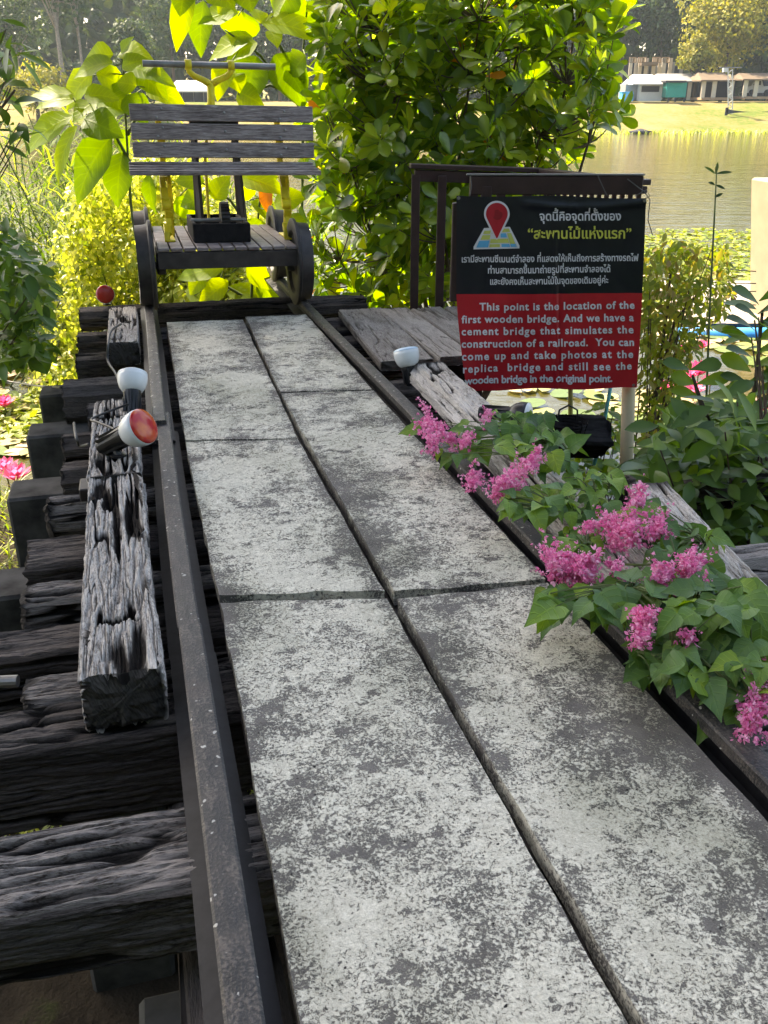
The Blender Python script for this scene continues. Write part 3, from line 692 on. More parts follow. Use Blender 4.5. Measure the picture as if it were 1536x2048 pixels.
for x in (-.35, .475):
    lg = MB()
    path = [(-.10, 1.24), (-.035, 1.10), (-.01, .93), (-.03, .845), (-.16, .80), (-.25, .74), (-.275, .68), (-.255, .60), (-.22, .55), (-.25, .50), (-.31, .455), (-.33, .408)]
    up = [(-.0 + (z - .95) * .10 + .035, z) for z in (1.25, 1.1, .95, .85)]
    pp = up + path[4:]
    for k in range(len(pp) - 1):
        (y0, z0), (y1, z1) = pp[k], pp[k + 1]; dy, dz = y1 - y0, z1 - z0; ln = math.hypot(dy, dz)
        q = np.array(Matrix.Rotation(math.atan2(dz, dy), 3, 'X')); lg.box((x + (.012 * math.sin(k * 1.1)), (y0 + y1) / 2, (z0 + z1) / 2), (.040 + .012 * (k % 2), ln + .015, .030), rot=q, bev=.005)
    back = [(-.03, .85), (-.09, .76), (-.08, .66), (-.02, .56), (.0, .48), (-.04, .408)]
    for k in range(len(back) - 1):
        (y0, z0), (y1, z1) = back[k], back[k + 1]; dy, dz = y1 - y0, z1 - z0; ln = math.hypot(dy, dz)
        q = np.array(Matrix.Rotation(math.atan2(dz, dy), 3, 'X')); lg.box((x + .035, (y0 + y1) / 2, (z0 + z1) / 2), (.034, ln + .015, .028), rot=q, bev=.005)
    lg.lathe([(.02, -.03), (.035, -.03), (.035, .03), (.02, .03)], 16, (x, -.265, .64), (1, 0, 0))
    lg.box((x + .01, -.17, .411), (.06, .38, .012), bev=.003)
    lg.build('bench_leg', M['yellow'], car)
gb = MB()
gb.box((0, -.44, .468), (.385, .03, .125), bev=.006); gb.box((0, .25, .468), (.385, .03, .125), bev=.006)
for x in (-.18, .18): gb.box((x, -.095, .468), (.028, .66, .125), bev=.006)
gb.build('gearbox', M['char'], car)
ge = MB(); ge.lathe([(.03, -.03), (.105, -.03), (.105, .03), (.03, .03)], 40, (.045, -.20, .53), (1, 0, 0))
for k in range(26):
    a = k * 2 * math.pi / 26; ge.box((.045, -.20 + .112 * math.cos(a), .53 + .112 * math.sin(a)), (.058, .013, .018), rot=np.array(Matrix.Rotation(a - math.pi / 2, 3, 'X')))
ge.build('gear', M['iron'], car)
MB().tube([(-.19, -.2, .53), (.19, -.2, .53)], .014, 10).build('gear_shaft', M['steel'], car)
af = MB()
for x0, x1 in ((-.11, -.115), (.20, .165)):
    for y0, y1 in ((-.10, .055), (.22, .075)):
        af.tube([(x0, y0, .41), (x1, y1, 1.19)], .022, 4)
af.box((.03, .06, 1.19), (.34, .07, .10), bev=.006); af.box((.03, .06, .99), (.31, .05, .05))
af.build('pump_tower', M['iron'], car)
MB().tube([(-.05, .0, .50), (-.045, .06, .95), (.02, .12, 1.28)], .011, 8).build('connecting_rod', M['yellow'], car)
fk = MB()
fk.tube([(.02, .11, 1.18), (.025, .11, 1.30), (.03, .11, 1.41)], [.028, .026, .026], 12)
for sx in (-1, 1):
    fk.tube([(.03, .11, 1.40), (.03 + sx * .05, .11, 1.428), (.03 + sx * .11, .11, 1.452), (.03 + sx * .142, .11, 1.48), (.03 + sx * .146, .11, 1.535)], [.024, .022, .02, .02, .022], 12)
    fk.lathe([(.024, -.022), (.034, -.022), (.034, .022), (.024, .022)], 18, (.03 + sx * .146, .11, 1.522), (1, 0, 0))
fk.build('handle_fork', M['yellow'], car, smooth=True)
MB().tube([(-.42, .11, 1.522), (.485, .11, 1.522)], .021, 16).build('handle_bar', M['steel'], car)

# ================================================================== LAMPS
def spot(pos, d, lens, lab, refl='white_glass', bl=.10, sc=1.0, foot=None):
    d = np.array(d, float); d /= np.linalg.norm(d); dw = d[0] * L + d[1] * T + d[2] * N
    t = empty('spot_lamp', mw=Matrix.Translation(Vector(pos)) ); tag(t, lab, 'lamp', 'spot lamps along the track')
    s = sc
    MB().lathe([(.032 * s, -.078 * s), (.045 * s, -.070 * s), (.056 * s, -.054 * s), (.063 * s, -.032 * s), (.0655 * s, -.010 * s), (.0645 * s, .008 * s)], 32, axis=dw).build('reflector', M[refl], t, smooth=True)
    ln = MB().lathe([(.0645 * s, .006 * s), (.0625 * s, .013 * s), (.050 * s, .020 * s), (.025 * s, .024 * s), (.002, .025 * s)], 32, axis=dw); ln.build('lens', lens, t, smooth=True)
    bd = MB(); prof = [(.024 * s, -(.075 + bl) * s)]
    bd.lathe([(.012, -(.085 + bl) * s), (.029 * s, -(.08 + bl) * s), (.032 * s, -(.07 + bl * .6) * s), (.039 * s, -.085 * s), (.039 * s, -.068 * s)], 20, axis=dw)
    for k in range(8):
        q = np.array(Vector(dw).to_track_quat('Z', 'Y').to_matrix()); a = k * math.pi / 4
        c = q @ np.array([math.cos(a) * .035 * s, math.sin(a) * .035 * s, -(.075 + bl * .5) * s]); bd.box(c, (.006, .010, bl * .9 * s), rot=q)
    bd.build('socket', M['black'], t)
    if foot is not None:
        p0 = -dw * (.075 + bl * .7) * s; p1 = np.array(foot) - np.array(pos); md = (p0 + p1) / 2
        br = MB().tube([p0, md + [0, 0, .01], p1], .013, 8); br.lathe([(.03, 0), (.03, .008)], 14, p1, tuple(N)); br.build('bracket', M['black'], t)
    return t
spot(TRK(265, 752, .14), (.10, .60, .79), M['white_glass'], 'white spot lamp seen from behind beyond the frayed timber end', foot=tp(-.165, 4.10, .015), bl=.10)
def orange():
    m, nt, b = newmat('orange_red_glass', 0.2, 0.5)
    nt.links.new(ramp(nt, noise(nt, ocoord(nt), 14, 2), [(0.42, (0.50, 0.022, 0.025)), (0.70, (0.72, 0.17, 0.03))]), b.inputs['Base Color']); return m
spot(TRK(284, 854, .135), (.72, -.52, .46), orange(), 'orange red faced spot lamp leaning over the left rail', foot=TRK(238, 912, .015), bl=.13, sc=1.05)
spot(tp(-.322, 6.86, .025), (-.02, -.95, .30), M['red_glass'], 'round red lamp facing the camera left of the handcar wheel', foot=tp(-.322, 6.98, -.07), bl=.07)
spot(TRK(812, 704, .085), (-.10, .30, .95), M['blue_rim'], 'white bowl lamp with pale blue rim tilted up beside the planks', foot=tp(1.26, 4.45, -.10), bl=.09)
fp = TRK(1052, 832, .06)
spot(fp, (.74, -.62, .05), M['white_glass'], 'black ribbed floodlight pointing right under the sign', foot=fp + np.array([-.14, .08, -.10]), bl=.15, sc=.86, refl='black')
def cable(pts, r, lab, m='cable'):
    p = np.array(pts); n = len(p); t = np.linspace(0, n - 1, n * 8); q = np.empty((len(t), 3))
    for i, x in enumerate(t):
        k = min(int(x), n - 2); f = x - k; p0 = p[max(k - 1, 0)]; p1 = p[k]; p2 = p[k + 1]; p3 = p[min(k + 2, n - 1)]
        q[i] = .5 * ((2 * p1) + (-p0 + p2) * f + (2 * p0 - 5 * p1 + 4 * p2 - p3) * f * f + (-p0 + 3 * p1 - 3 * p2 + p3) * f ** 3)
    tag(MB().tube(q, r, 8).build('cable', M[m], smooth=True), lab, 'cable', 'lamp cables on the sleepers')
cable([TRK(242, 648, .03), TRK(222, 662, .035), TRK(216, 690, .0), TRK(216, 722, -.08), TRK(230, 745, -.07), TRK(240, 765, -.03)], .007, 'grey cable running down from the short timber stub to the white lamp')
cable([TRK(148, 846, -.09), TRK(150, 862, -.05), TRK(154, 880, -.06), TRK(160, 892, -.11), TRK(178, 888, -.04)], .006, 'grey cable looped over the small round sleeper end')
cable([TRK(258, 808, .06), TRK(225, 820, .045), TRK(183, 838, .035), TRK(200, 846, .04), TRK(232, 862, .04), TRK(242, 890, .03)], .005, 'thin black cable crossing the frayed timber between two lamps', 'black')
cable([W(-10, 758, 7.6), W(60, 770, 7.2), tp(-.54, 5.05, -.16)], .006, 'thin dark wire sagging from the left to the log-like sleeper', 'black')

# ================================================================== SIGN
SY = 4.6
sign = empty('hanging_sign', (0.85, SY, 1.0)); tag(sign, 'black and red vinyl banner sign with Thai and English text on a pole', 'sign')
SI = Matrix.Translation((-0.85, -SY, -1.0))
K = 3.491
def wr(a, b):                                              # banner relief in metres towards the viewer
    a = np.asarray(a, float); b = np.asarray(b, float)
    z = .006 * np.sin(a * .006 + 1) * np.cos(b * .004)
    z = z + .007 * np.exp(-((a - 805 - .02 * (b - 800)) / 9) ** 2) * sstep(350, 700, b) - .006 * np.exp(-((a - 835) / 12) ** 2) * sstep(350, 700, b)
    z = z + .010 * np.exp(-((b - 215 - 45 * np.sin((a - 450) / 330)) / 26) ** 2) * sstep(520, 640, a)
    z = z + .004 * np.sin((a * .8 + b) * .017) * sstep(900, 1500, b) + .006 * (fbm(a / 130, b / 210, 0, 5, 3) - .5) * 2
    z = z + .020 * np.exp(-((a - 150) / 60) ** 2) * sstep(1100, 1540, b)
    return z
r0 = np.array([W(880, 340, SY)]); 
def bpts(a, b, off=0.0):
    a = np.atleast_1d(a).astype(float); b = np.atleast_1d(b).astype(float)
    px = 880 + a / K; py = 340 + b / K
    d = (px - CX)[:, None] / FPX * Xc - (py - CY)[:, None] / FPX * Up + Fw
    P = CAMP + d * (SY / d[:, 1])[:, None]
    P[:, 1] -= wr(a, b) + off
    return P
def vinyl(name, col, rough=0.32):
    m, nt, b = newmat(name, rough, 0.45)
    n = noise(nt, ocoord(nt), 5, 5, 0.6)
    nt.links.new(ramp(nt, n, [(0.3, tuple(x * .85 for x in col)), (0.7, tuple(x * 1.15 for x in col))]), b.inputs['Base Color'])
    return m
M['v_black'] = vinyl('black_vinyl', (0.010, 0.011, 0.016)); M['v_red'] = vinyl('red_vinyl', (0.46, 0.016, 0.024))
M['v_white'] = vinyl('white_ink', (0.66, 0.64, 0.66), .5); M['v_yel'] = vinyl('yellow_ink', (0.60, 0.58, 0.09), .5)
M['v_blue'] = vinyl('blue_ink', (0.09, 0.38, 0.62), .5); M['v_lime'] = vinyl('lime_ink', (0.50, 0.52, 0.12), .5); M['v_pin'] = vinyl('pin_red_ink', (0.42, 0.010, 0.020), .5); M['v_pin2'] = vinyl('pin_dark_red_ink', (0.27, 0.006, 0.012), .5)
nb, mb_ = 90, 90; Vb = []; mi = []
def edgeL(t): return 115 + 0 * t if t < .5 else 115 + 70 * ((t - .5) / .5) ** 1.4
def edgeR(t): return 1440 - 27 * min(t / .5, 1) - (0 if t < .5 else 38 * (t - .5) / .5)
A_ = []; B__ = []
for j in range(mb_ + 1):
    t = j / mb_
    for i in range(nb + 1):
        s = i / nb; a = edgeL(t) * (1 - s) + edgeR(t) * s
        b = (178 + 17 * s + 6 * math.sin(s * 9)) * (1 - t) + (1540 - 20 * s + 4 * math.sin(s * 12)) * t
        if j == mb_ // 2: b = 868 - 8 * s
        A_.append(a); B__.append(b)
P = bpts(A_, B__)
Fb = []; mi = []
for j in range(mb_):
    for i in range(nb):
        w = nb + 1; Fb.append((j * w + i, (j + 1) * w + i, (j + 1) * w + i + 1, j * w + i + 1)); mi.append(0 if j < mb_ // 2 else 1)
# back face, 1.5 mm behind
P2 = P + [0, .0015, 0]; n = len(P)
Fb2 = [tuple(k + n for k in f[::-1]) for f in Fb]
ban = MB().add(np.vstack([P, P2]), Fb + Fb2, mi + mi).build('banner', [M['v_black'], M['v_red']], sign, smooth=True, mw=SI)
# text
def text_mesh(body, offset=0.0, space=1.0):
    cu = bpy.data.curves.new('t', 'FONT'); cu.body = body; cu.size = 1; cu.offset = offset; cu.space_character = space; cu.resolution_u = 3; cu.fill_mode = 'FRONT'
    o = bpy.data.objects.new('t', cu); COL.objects.link(o)
    dg = bpy.context.evaluated_depsgraph_get(); dg.update()
    me = bpy.data.meshes.new_from_object(o.evaluated_get(dg))
    v = np.array([p.co[:] for p in me.vertices]).reshape(-1, 3); f = [tuple(p.vertices) for p in me.polygons]
    bpy.data.objects.remove(o); bpy.data.curves.remove(cu); bpy.data.meshes.remove(me); return v, f
UPV = set('\u0e31\u0e34\u0e35\u0e36\u0e37\u0e47\u0e4d'); TONE = set('\u0e48\u0e49\u0e4a\u0e4b\u0e4c')
def line(body, x0, x1, b0, b1, hpx, m, em=.70, offset=.022, thai=False):
    """one line of lettering fitted between x0 and x1 (banner pixels) with the given letter height"""
    sc = hpx / em
    if not thai:
        va, _ = text_mesh(body, offset, 1.0); vb, _ = text_mesh(body, offset, 1.4)
        wa = np.ptp(va[:, 0]); wb = np.ptp(vb[:, 0]); tgt = (x1 - x0) / sc
        spc = 1.0 + .4 * (tgt - wa) / max(wb - wa, 1e-6)
        v, f = text_mesh(body, offset, float(np.clip(spc, .9, 1.8)))
        parts = [(v, f)]
    else:
        base = ''; stacks = []
        for i, ch in enumerate(body):
            if ch in TONE and i and body[i - 1] in UPV: stacks.append((len(base), ch))
            else: base += ch
        v, f = text_mesh(base, offset); parts = [(v, f)]
        for k, ch in stacks:
            # draw the tone mark over its consonant, lifted above the vowel
            kk = k - 2
            nt_ = len(text_mesh(ch, offset)[0]); vt, ft = text_mesh(base[:kk + 1] + ch, offset)   # the mark's own vertices come first
            ft2 = [q for q in ft if max(q) < nt_]; parts.append((vt[:nt_] + [0, .19, 0], ft2))
    vx0 = min(p[0][:, 0].min() for p in parts[:1]); vx1 = max(p[0][:, 0].max() for p in parts[:1])
    mb = MB()
    for v, f in parts:
        a = x0 + (v[:, 0] - vx0) / (vx1 - vx0) * (x1 - x0); t = (a - x0) / (x1 - x0)
        b = b0 + (b1 - b0) * t - v[:, 1] * sc
        mb.add(bpts(a, b, .0035), f)
    return mb.build('lettering', m, ban, mw=None)
for a in (('จุดนี้คือจุดที่ตั้งของ', 695, 1262, 352, 350, 47, M['v_white']), ('“สะพานไม้แห่งแรก”', 612, 1335, 478, 476, 56, M['v_yel']),
          ('เรามีสะพานซีเมนต์จำลอง ที่แสดงให้เห็นถึงการสร้างทางรถไฟ', 152, 1385, 645, 634, 36, M['v_white']),
          ('ท่านสามารถขึ้นมาถ่ายรูปที่สะพานจำลองได้', 335, 1190, 722, 712, 36, M['v_white']),
          ('และยังคงเห็นสะพานไม้ในจุดของเดิมอยู่ค่ะ', 350, 1175, 800, 790, 36, M['v_white'])):
    o = line(*a, em=.56, offset=.020, thai=True)
for a in (('This point is the location of the', 275, 1358, 980, 967), ('first wooden bridge. And we have a', 150, 1353, 1068, 1054),
          ('cement bridge that simulates the', 150, 1350, 1152, 1138), ('construction of a railroad.  You can', 150, 1352, 1238, 1224),
          ('come up and take photos at the', 152, 1346, 1324, 1307), ('replica  bridge and still see the', 158, 1338, 1408, 1390),
          ('wooden bridge in the original point.', 168, 1200, 1490, 1474)):
    line(*a, 54, M['v_white'], em=.73, offset=.027)
# map pin emblem
def poly(pts, m, off, sub=1):
    q = np.array(pts, float); c = q.mean(0); return MB().add(bpts(np.append(q[:, 0], c[0]), np.append(q[:, 1], c[1]), off), [(i, len(q), (i + 1) % len(q)) for i in range(len(q))]).build('map_emblem', m, ban)
def tz(u, v):  # map sheet coordinates -> banner
    y = 410 + v * 132; l = 308 - v * 62; r_ = 486 + v * 56; return (l + (r_ - l) * u, y - 8 * u)
def rp(u0, v0, u1, v1): return [tz(u0, v0), tz(u1, v0), tz(u1, v1), tz(u0, v1)]
def ringp(cx, cy, r, ty, hw):
    out = []; 
    for a in np.linspace(R(205), R(-25), 30): out.append((cx + r * math.cos(a), cy - r * math.sin(a)))
    out += [(cx + hw * .75, cy + r * 1.15), (cx + 4, ty), (cx - 4, ty), (cx - hw * .75, cy + r * 1.15)]
    return out
poly([tz(-.02, -.04), tz(1.02, -.04), tz(1.05, .95), tz(1.02, 1.09), tz(-.02, 1.09), tz(-.05, .95)], M['v_white'], .0032)
for r_, m in (((.04, .10, .28, .28), 'v_lime'), ((.33, .10, .5, .28), 'v_lime'), ((.68, .04, .96, .22), 'v_lime'), ((.04, .34, .30, .58), 'v_lime'), ((.62, .28, .80, .50), 'v_blue'), ((.84, .28, .97, .95), 'v_lime'),
              ((.02, .64, .30, 1.0), 'v_blue'), ((.33, .56, .82, .78), 'v_lime'), ((.33, .84, .58, 1.0), 'v_lime'), ((.62, .84, .82, 1.0), 'v_blue'), ((.84, .84, .98, 1.0), 'v_blue')):
    poly(rp(*r_), M[m], .0046)
poly(ringp(396, 305, 90, 486, 66), M['v_white'], .0058); poly(ringp(396, 305, 76, 474, 56), M['v_pin'], .0068)
poly([(400 + 36 * math.cos(a), 312 + 36 * math.sin(a)) for a in np.linspace(0, 6.2, 24)], M['v_pin2'], .0074)
for a, b in ((1350, 1500), (130, 195), (1425, 212)):
    MB().lathe([(.003, 0), (.008, .001), (.008, .003), (.003, .003)], 14, bpts(a, b, .002)[0], (0, -1, 0)).build('grommet', M['steel'], ban)
pl_ = lambda x, y, yy=SY: W(x, y, yy)
fbx = MB()
c0, c1 = pl_(942, 353), pl_(1287, 391); 
fbx.box(((c0[0] + c1[0]) / 2, SY + .045, (c0[2] + c1[2]) / 2), (c1[0] - c0[0], .035, c0[2] - c1[2]), bev=.004)
c0, c1 = pl_(904, 398), pl_(918, 596); fbx.box(((c0[0] + c1[0]) / 2, SY + .03, (c0[2] + c1[2]) / 2 - .02), (.04, .04, c0[2] - c1[2]), bev=.004)
fbx.box((.50, SY + .05, 1.85), (.05, .05, 1.5), bev=.004)
fbx.build('board_frame', M['brown'], sign, mw=SI)
e = MB(); e.box((.83, SY + .045, W(1000, 351.5, SY)[2] + .002), (.86, .04, .006)); e.build('pale_edge_strip', M['cable'], sign, mw=SI)
p0, p1 = W(1250, 1010, SY + .07), W(1258, 760, SY + .075); d = p1 - p0
MB().tube([p0 - d * .35, p0, p1, p1 + d * 1.15], .036, 20).build('pole', M['pole'], sign, smooth=True, mw=SI)
for pts in (((1195, 350), (1205, 372), (1214, 392)), ((1255, 358), (1290, 385), (1300, 400), (1296, 440), (1305, 470)), ((1270, 392), (1293, 380), (1300, 392), (1285, 400)), ((940, 392), (943, 372), (941, 352))):
    MB().tube([W(x, y, SY - .012) for x, y in pts], .0025, 5).build('tie_wire', M['cable'], sign, mw=SI)

# ================================================================== RAILING behind the sign
RY = 6.5
rail_e = empty('brown_railing', W(826, 613, RY)); RI = Matrix.Translation(-Vector(W(826, 613, RY)))
tag(rail_e, 'dark brown railing with square posts behind the sign', 'railing')
tr_ = MB(); a0, a1, a2 = W(820, 327, RY), W(1084, 336, RY + .1), W(1290, 358, 5.4)
def beam(mb, p, q, w, h, dz=0):
    p = np.array(p); q = np.array(q); d = q - p; ln = np.linalg.norm(d)
    rot = np.array(Vector(d).to_track_quat('X', 'Z').to_matrix()); mb.box((p + q) / 2 + [0, 0, dz], (ln, w, h), rot=rot, bev=.004)
beam(tr_, a0, a1, .09, .03, -.015); beam(tr_, a1, a2, .09, .03, -.018)
beam(tr_, a0 + [0.03, 0, 0], a1, .05, .075, -.0745); beam(tr_, a1, a2, .05, .04, -.06)
tr_.build('handrail', M['brown'], rail_e, mw=RI)
for x in (828, 878, 938, 990, 1040, 1084):
    q = W(x, 613, RY); top = W(x, 330 + (x - 820) * .035, RY)[2] - .06
    MB().box((q[0], RY, (1.40 + top) / 2), (.058, .058, top - 1.40), bev=.004).build('post', M['brown'], rail_e, mw=RI)
for k in range(1, 15):
    q = a1 + (a2 - a1) * k / 14.5; MB().box((q[0], q[1], (1.45 + q[2] - .07) / 2), (.026, .026, q[2] - .07 - 1.45), bev=.003).build('baluster', M['brown'], rail_e, mw=RI)

# ================================================================== VEGETATION
def tubes_to(mb, pts, r0, r1, n=6, wig=.0):
    pts = np.array(pts, float); m = len(pts)
    mb.tube(pts, np.linspace(r0, r1, m), n)
def bezier(p0, p1, bow, m=7):
    t = np.linspace(0, 1, m)[:, None]; p0 = np.array(p0); p1 = np.array(p1)
    return p0 + (p1 - p0) * t + np.array(bow) * (4 * t * (1 - t)) * .5

# --- bush tree of glossy leaves right of the handcar
tree = empty('broadleaf_tree', (.75, 8.4, .1)); TI = Matrix.Translation((-.75, -8.4, -.1))
tag(tree, 'large glossy leafed bushy tree filling the top centre behind the railing', 'tree')
CR = [(655, -90), (1220, -90), (1240, 30), (1222, 90), (1236, 130), (1212, 185), (1246, 228), (1212, 250), (1190, 290), (1150, 318), (1100, 345), (1070, 420), (900, 610), (700, 625), (635, 600), (605, 500), (622, 400), (612, 300), (640, 180), (650, 60)]
lm, bm = MB(), MB()
root = np.array([.72, 8.5, -.3])
limbs = []
for (px, py, Y) in ((740, 60, 8.2), (860, -40, 8.6), (960, 40, 8.1), (1060, -20, 8.5), (1150, 60, 8.3), (1200, 200, 8.2), (700, 330, 8.2), (680, 520, 8.0), (880, 420, 8.0), (1080, 270, 8.0), (1000, 480, 8.7), (800, 200, 8.7), (980, 240, 7.9)):
    e_ = W(px, py, Y); c = bezier(root + rng.normal(size=3) * .08, e_, (rng.normal() * .2, rng.normal() * .15, -.25), 12); limbs.append(c)
    tubes_to(bm, c, .035, .008, 7)
LP = np.vstack(limbs)
tips = []
cen = np.array([.75, 8.4, 2.6])
for (x, y) in polysample(CR, 760):
    Y = 8.35 + np.clip(rng.normal() * .48, -.85, 1.1)
    tips.append(W(x, y, Y))
for p in tips:
    j = np.argmin(np.linalg.norm(LP - p, axis=1) + (LP[:, 2] > p[2]) * .3); q = LP[j]
    if np.linalg.norm(p - q) > .03: tubes_to(bm, bezier(q, p, (0, 0, -.08), 5), .007, .004, 5)
PP, DD, NNN, LL, VV_ = [], [], [], [], []
for p in tips:
    out = p - cen; ax = nrm(nrm(out * [1, 1, .6]) * .55 + np.array([0, 0, .75]) + rng.normal(size=3) * .35)
    k = rng.integers(7, 11); s1 = nrm(np.cross(ax, [.3, .9, .1])); s2 = np.cross(ax, s1)
    for i in range(k):
        a = i * 2.4 + rng.random() * .5; th = R(rng.uniform(28, 88)); rad = math.cos(a) * s1 + math.sin(a) * s2
        d = math.cos(th) * ax + math.sin(th) * rad
        PP.append(p + ax * rng.uniform(-.06, .02) + d * .012); DD.append(d); NNN.append(ax - d * 0.2 + rng.normal(size=3) * .18)
        LL.append(rng.uniform(.13, .225)); VV_.append(np.clip(rng.beta(2.2, 2.2), 0, .94))
VV_ = np.array(VV_); VV_[rng.random(len(VV_)) < .007] = 1.0
leaves(lm, PP, DD, NNN, np.array(LL), np.array(LL) * rng.uniform(.42, .52, len(LL)), 'obovate', .22, rng.uniform(-.05, .35, len(LL)), VV_)
lm.build('crown', M['leaf_bush'], tree, smooth=True, mw=TI); bm.build('trunk', M['bark'], tree, smooth=True, mw=TI)

# --- big soft leaved saplings behind the handcar; leaves given as base pixel, tip pixel, width (zoom pixels / 2.194)
def sapling(lab, Y, stems, lf, seed, mat='leaf_big'):
    z = W(*stems[0][0], Y); e0 = empty('broad_leaf_sapling', (z[0], Y, max(z[2], 0))); I = Matrix.Translation(-Vector((z[0], Y, max(z[2], 0))))
    tag(e0, lab, 'sapling', 'broad leaved saplings behind the handcar')
    sm = MB(); SP = []
    for st_ in stems:
        pts = [W(x, y, Y + .05) for x, y in st_]; pts = np.array(pts)
        t = np.linspace(0, len(pts) - 1, len(pts) * 5); c = np.stack([np.interp(t, range(len(pts)), pts[:, i]) for i in range(3)], 1)
        tubes_to(sm, c, .016, .007, 7); SP.append(c)
    SP = np.vstack(SP); mb = MB(); r_ = np.random.default_rng(seed)
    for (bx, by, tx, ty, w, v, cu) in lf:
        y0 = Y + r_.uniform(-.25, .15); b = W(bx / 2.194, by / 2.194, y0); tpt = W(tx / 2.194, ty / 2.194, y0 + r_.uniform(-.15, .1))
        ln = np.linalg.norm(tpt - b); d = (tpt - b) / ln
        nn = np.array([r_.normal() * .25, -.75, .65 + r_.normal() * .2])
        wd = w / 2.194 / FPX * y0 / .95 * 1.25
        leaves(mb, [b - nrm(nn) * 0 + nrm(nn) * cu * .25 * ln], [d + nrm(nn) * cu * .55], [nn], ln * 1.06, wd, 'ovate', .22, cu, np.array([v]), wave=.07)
        j = np.argmin(np.linalg.norm(SP - b, axis=1)); tubes_to(sm, bezier(SP[j], b, (0, 0, .02), 5), .006, .0045, 5)
    mb.build('foliage', M[mat], e0, smooth=True, mw=I, uv=True); sm.build('stem', M['stem'], e0, smooth=True, mw=I)
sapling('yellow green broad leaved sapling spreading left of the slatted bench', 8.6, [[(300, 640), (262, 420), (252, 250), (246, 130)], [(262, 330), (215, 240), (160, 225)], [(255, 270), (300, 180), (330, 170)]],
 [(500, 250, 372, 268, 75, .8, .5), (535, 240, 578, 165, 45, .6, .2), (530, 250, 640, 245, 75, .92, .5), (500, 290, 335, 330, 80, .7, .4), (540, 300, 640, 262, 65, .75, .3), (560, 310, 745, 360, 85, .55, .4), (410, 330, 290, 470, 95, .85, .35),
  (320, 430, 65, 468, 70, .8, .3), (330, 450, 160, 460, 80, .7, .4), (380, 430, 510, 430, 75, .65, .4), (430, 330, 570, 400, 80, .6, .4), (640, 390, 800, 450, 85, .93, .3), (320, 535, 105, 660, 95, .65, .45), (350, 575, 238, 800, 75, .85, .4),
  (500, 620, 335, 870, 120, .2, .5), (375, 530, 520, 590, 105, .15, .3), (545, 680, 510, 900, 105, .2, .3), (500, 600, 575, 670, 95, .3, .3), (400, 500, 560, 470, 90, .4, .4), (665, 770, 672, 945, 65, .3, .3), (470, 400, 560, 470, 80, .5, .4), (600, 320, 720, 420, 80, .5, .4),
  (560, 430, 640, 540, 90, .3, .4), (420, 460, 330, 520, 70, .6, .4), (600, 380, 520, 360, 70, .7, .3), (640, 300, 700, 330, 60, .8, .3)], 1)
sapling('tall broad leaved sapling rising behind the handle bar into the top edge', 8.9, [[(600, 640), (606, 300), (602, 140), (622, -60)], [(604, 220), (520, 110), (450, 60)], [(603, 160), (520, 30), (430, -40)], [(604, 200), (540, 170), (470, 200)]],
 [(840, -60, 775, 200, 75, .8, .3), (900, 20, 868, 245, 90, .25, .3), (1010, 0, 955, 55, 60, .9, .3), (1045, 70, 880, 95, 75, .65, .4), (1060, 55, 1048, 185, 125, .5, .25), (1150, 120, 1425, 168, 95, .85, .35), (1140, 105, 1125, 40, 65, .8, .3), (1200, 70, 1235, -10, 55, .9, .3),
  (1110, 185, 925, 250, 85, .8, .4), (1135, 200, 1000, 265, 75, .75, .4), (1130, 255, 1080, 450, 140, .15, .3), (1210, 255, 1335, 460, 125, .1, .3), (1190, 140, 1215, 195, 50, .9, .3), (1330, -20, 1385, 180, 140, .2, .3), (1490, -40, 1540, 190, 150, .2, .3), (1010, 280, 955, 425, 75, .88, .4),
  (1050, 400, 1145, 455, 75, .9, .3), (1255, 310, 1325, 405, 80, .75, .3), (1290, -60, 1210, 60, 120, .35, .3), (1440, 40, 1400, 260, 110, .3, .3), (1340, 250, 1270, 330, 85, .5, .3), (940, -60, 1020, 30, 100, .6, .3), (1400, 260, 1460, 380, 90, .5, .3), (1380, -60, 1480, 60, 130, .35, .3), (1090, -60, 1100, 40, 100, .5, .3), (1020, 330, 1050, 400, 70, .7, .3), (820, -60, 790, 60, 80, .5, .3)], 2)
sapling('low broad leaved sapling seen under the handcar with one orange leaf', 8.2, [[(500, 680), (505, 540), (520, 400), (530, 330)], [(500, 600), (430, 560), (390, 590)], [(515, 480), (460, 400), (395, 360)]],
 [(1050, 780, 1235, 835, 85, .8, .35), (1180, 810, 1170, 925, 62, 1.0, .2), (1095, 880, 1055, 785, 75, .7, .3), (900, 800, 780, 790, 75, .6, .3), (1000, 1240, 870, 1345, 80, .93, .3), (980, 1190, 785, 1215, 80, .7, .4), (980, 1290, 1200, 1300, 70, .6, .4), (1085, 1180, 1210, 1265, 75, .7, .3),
  (820, 1280, 970, 1345, 75, .6, .3), (1110, 790, 1215, 775, 60, .75, .3), (940, 880, 1000, 780, 80, .7, .3), (1100, 900, 1240, 960, 85, .6, .3), (900, 870, 800, 900, 80, .5, .3), (1060, 1000, 1200, 1050, 85, .5, .3), (900, 1200, 830, 1290, 75, .7, .3), (1130, 1250, 1240, 1340, 85, .4, .3), (960, 1330, 860, 1390, 85, .6, .3), (780, 870, 860, 960, 70, .4, .3), (1200, 900, 1320, 860, 80, .8, .3), (1240, 960, 1350, 1040, 80, .6, .3)], 3)

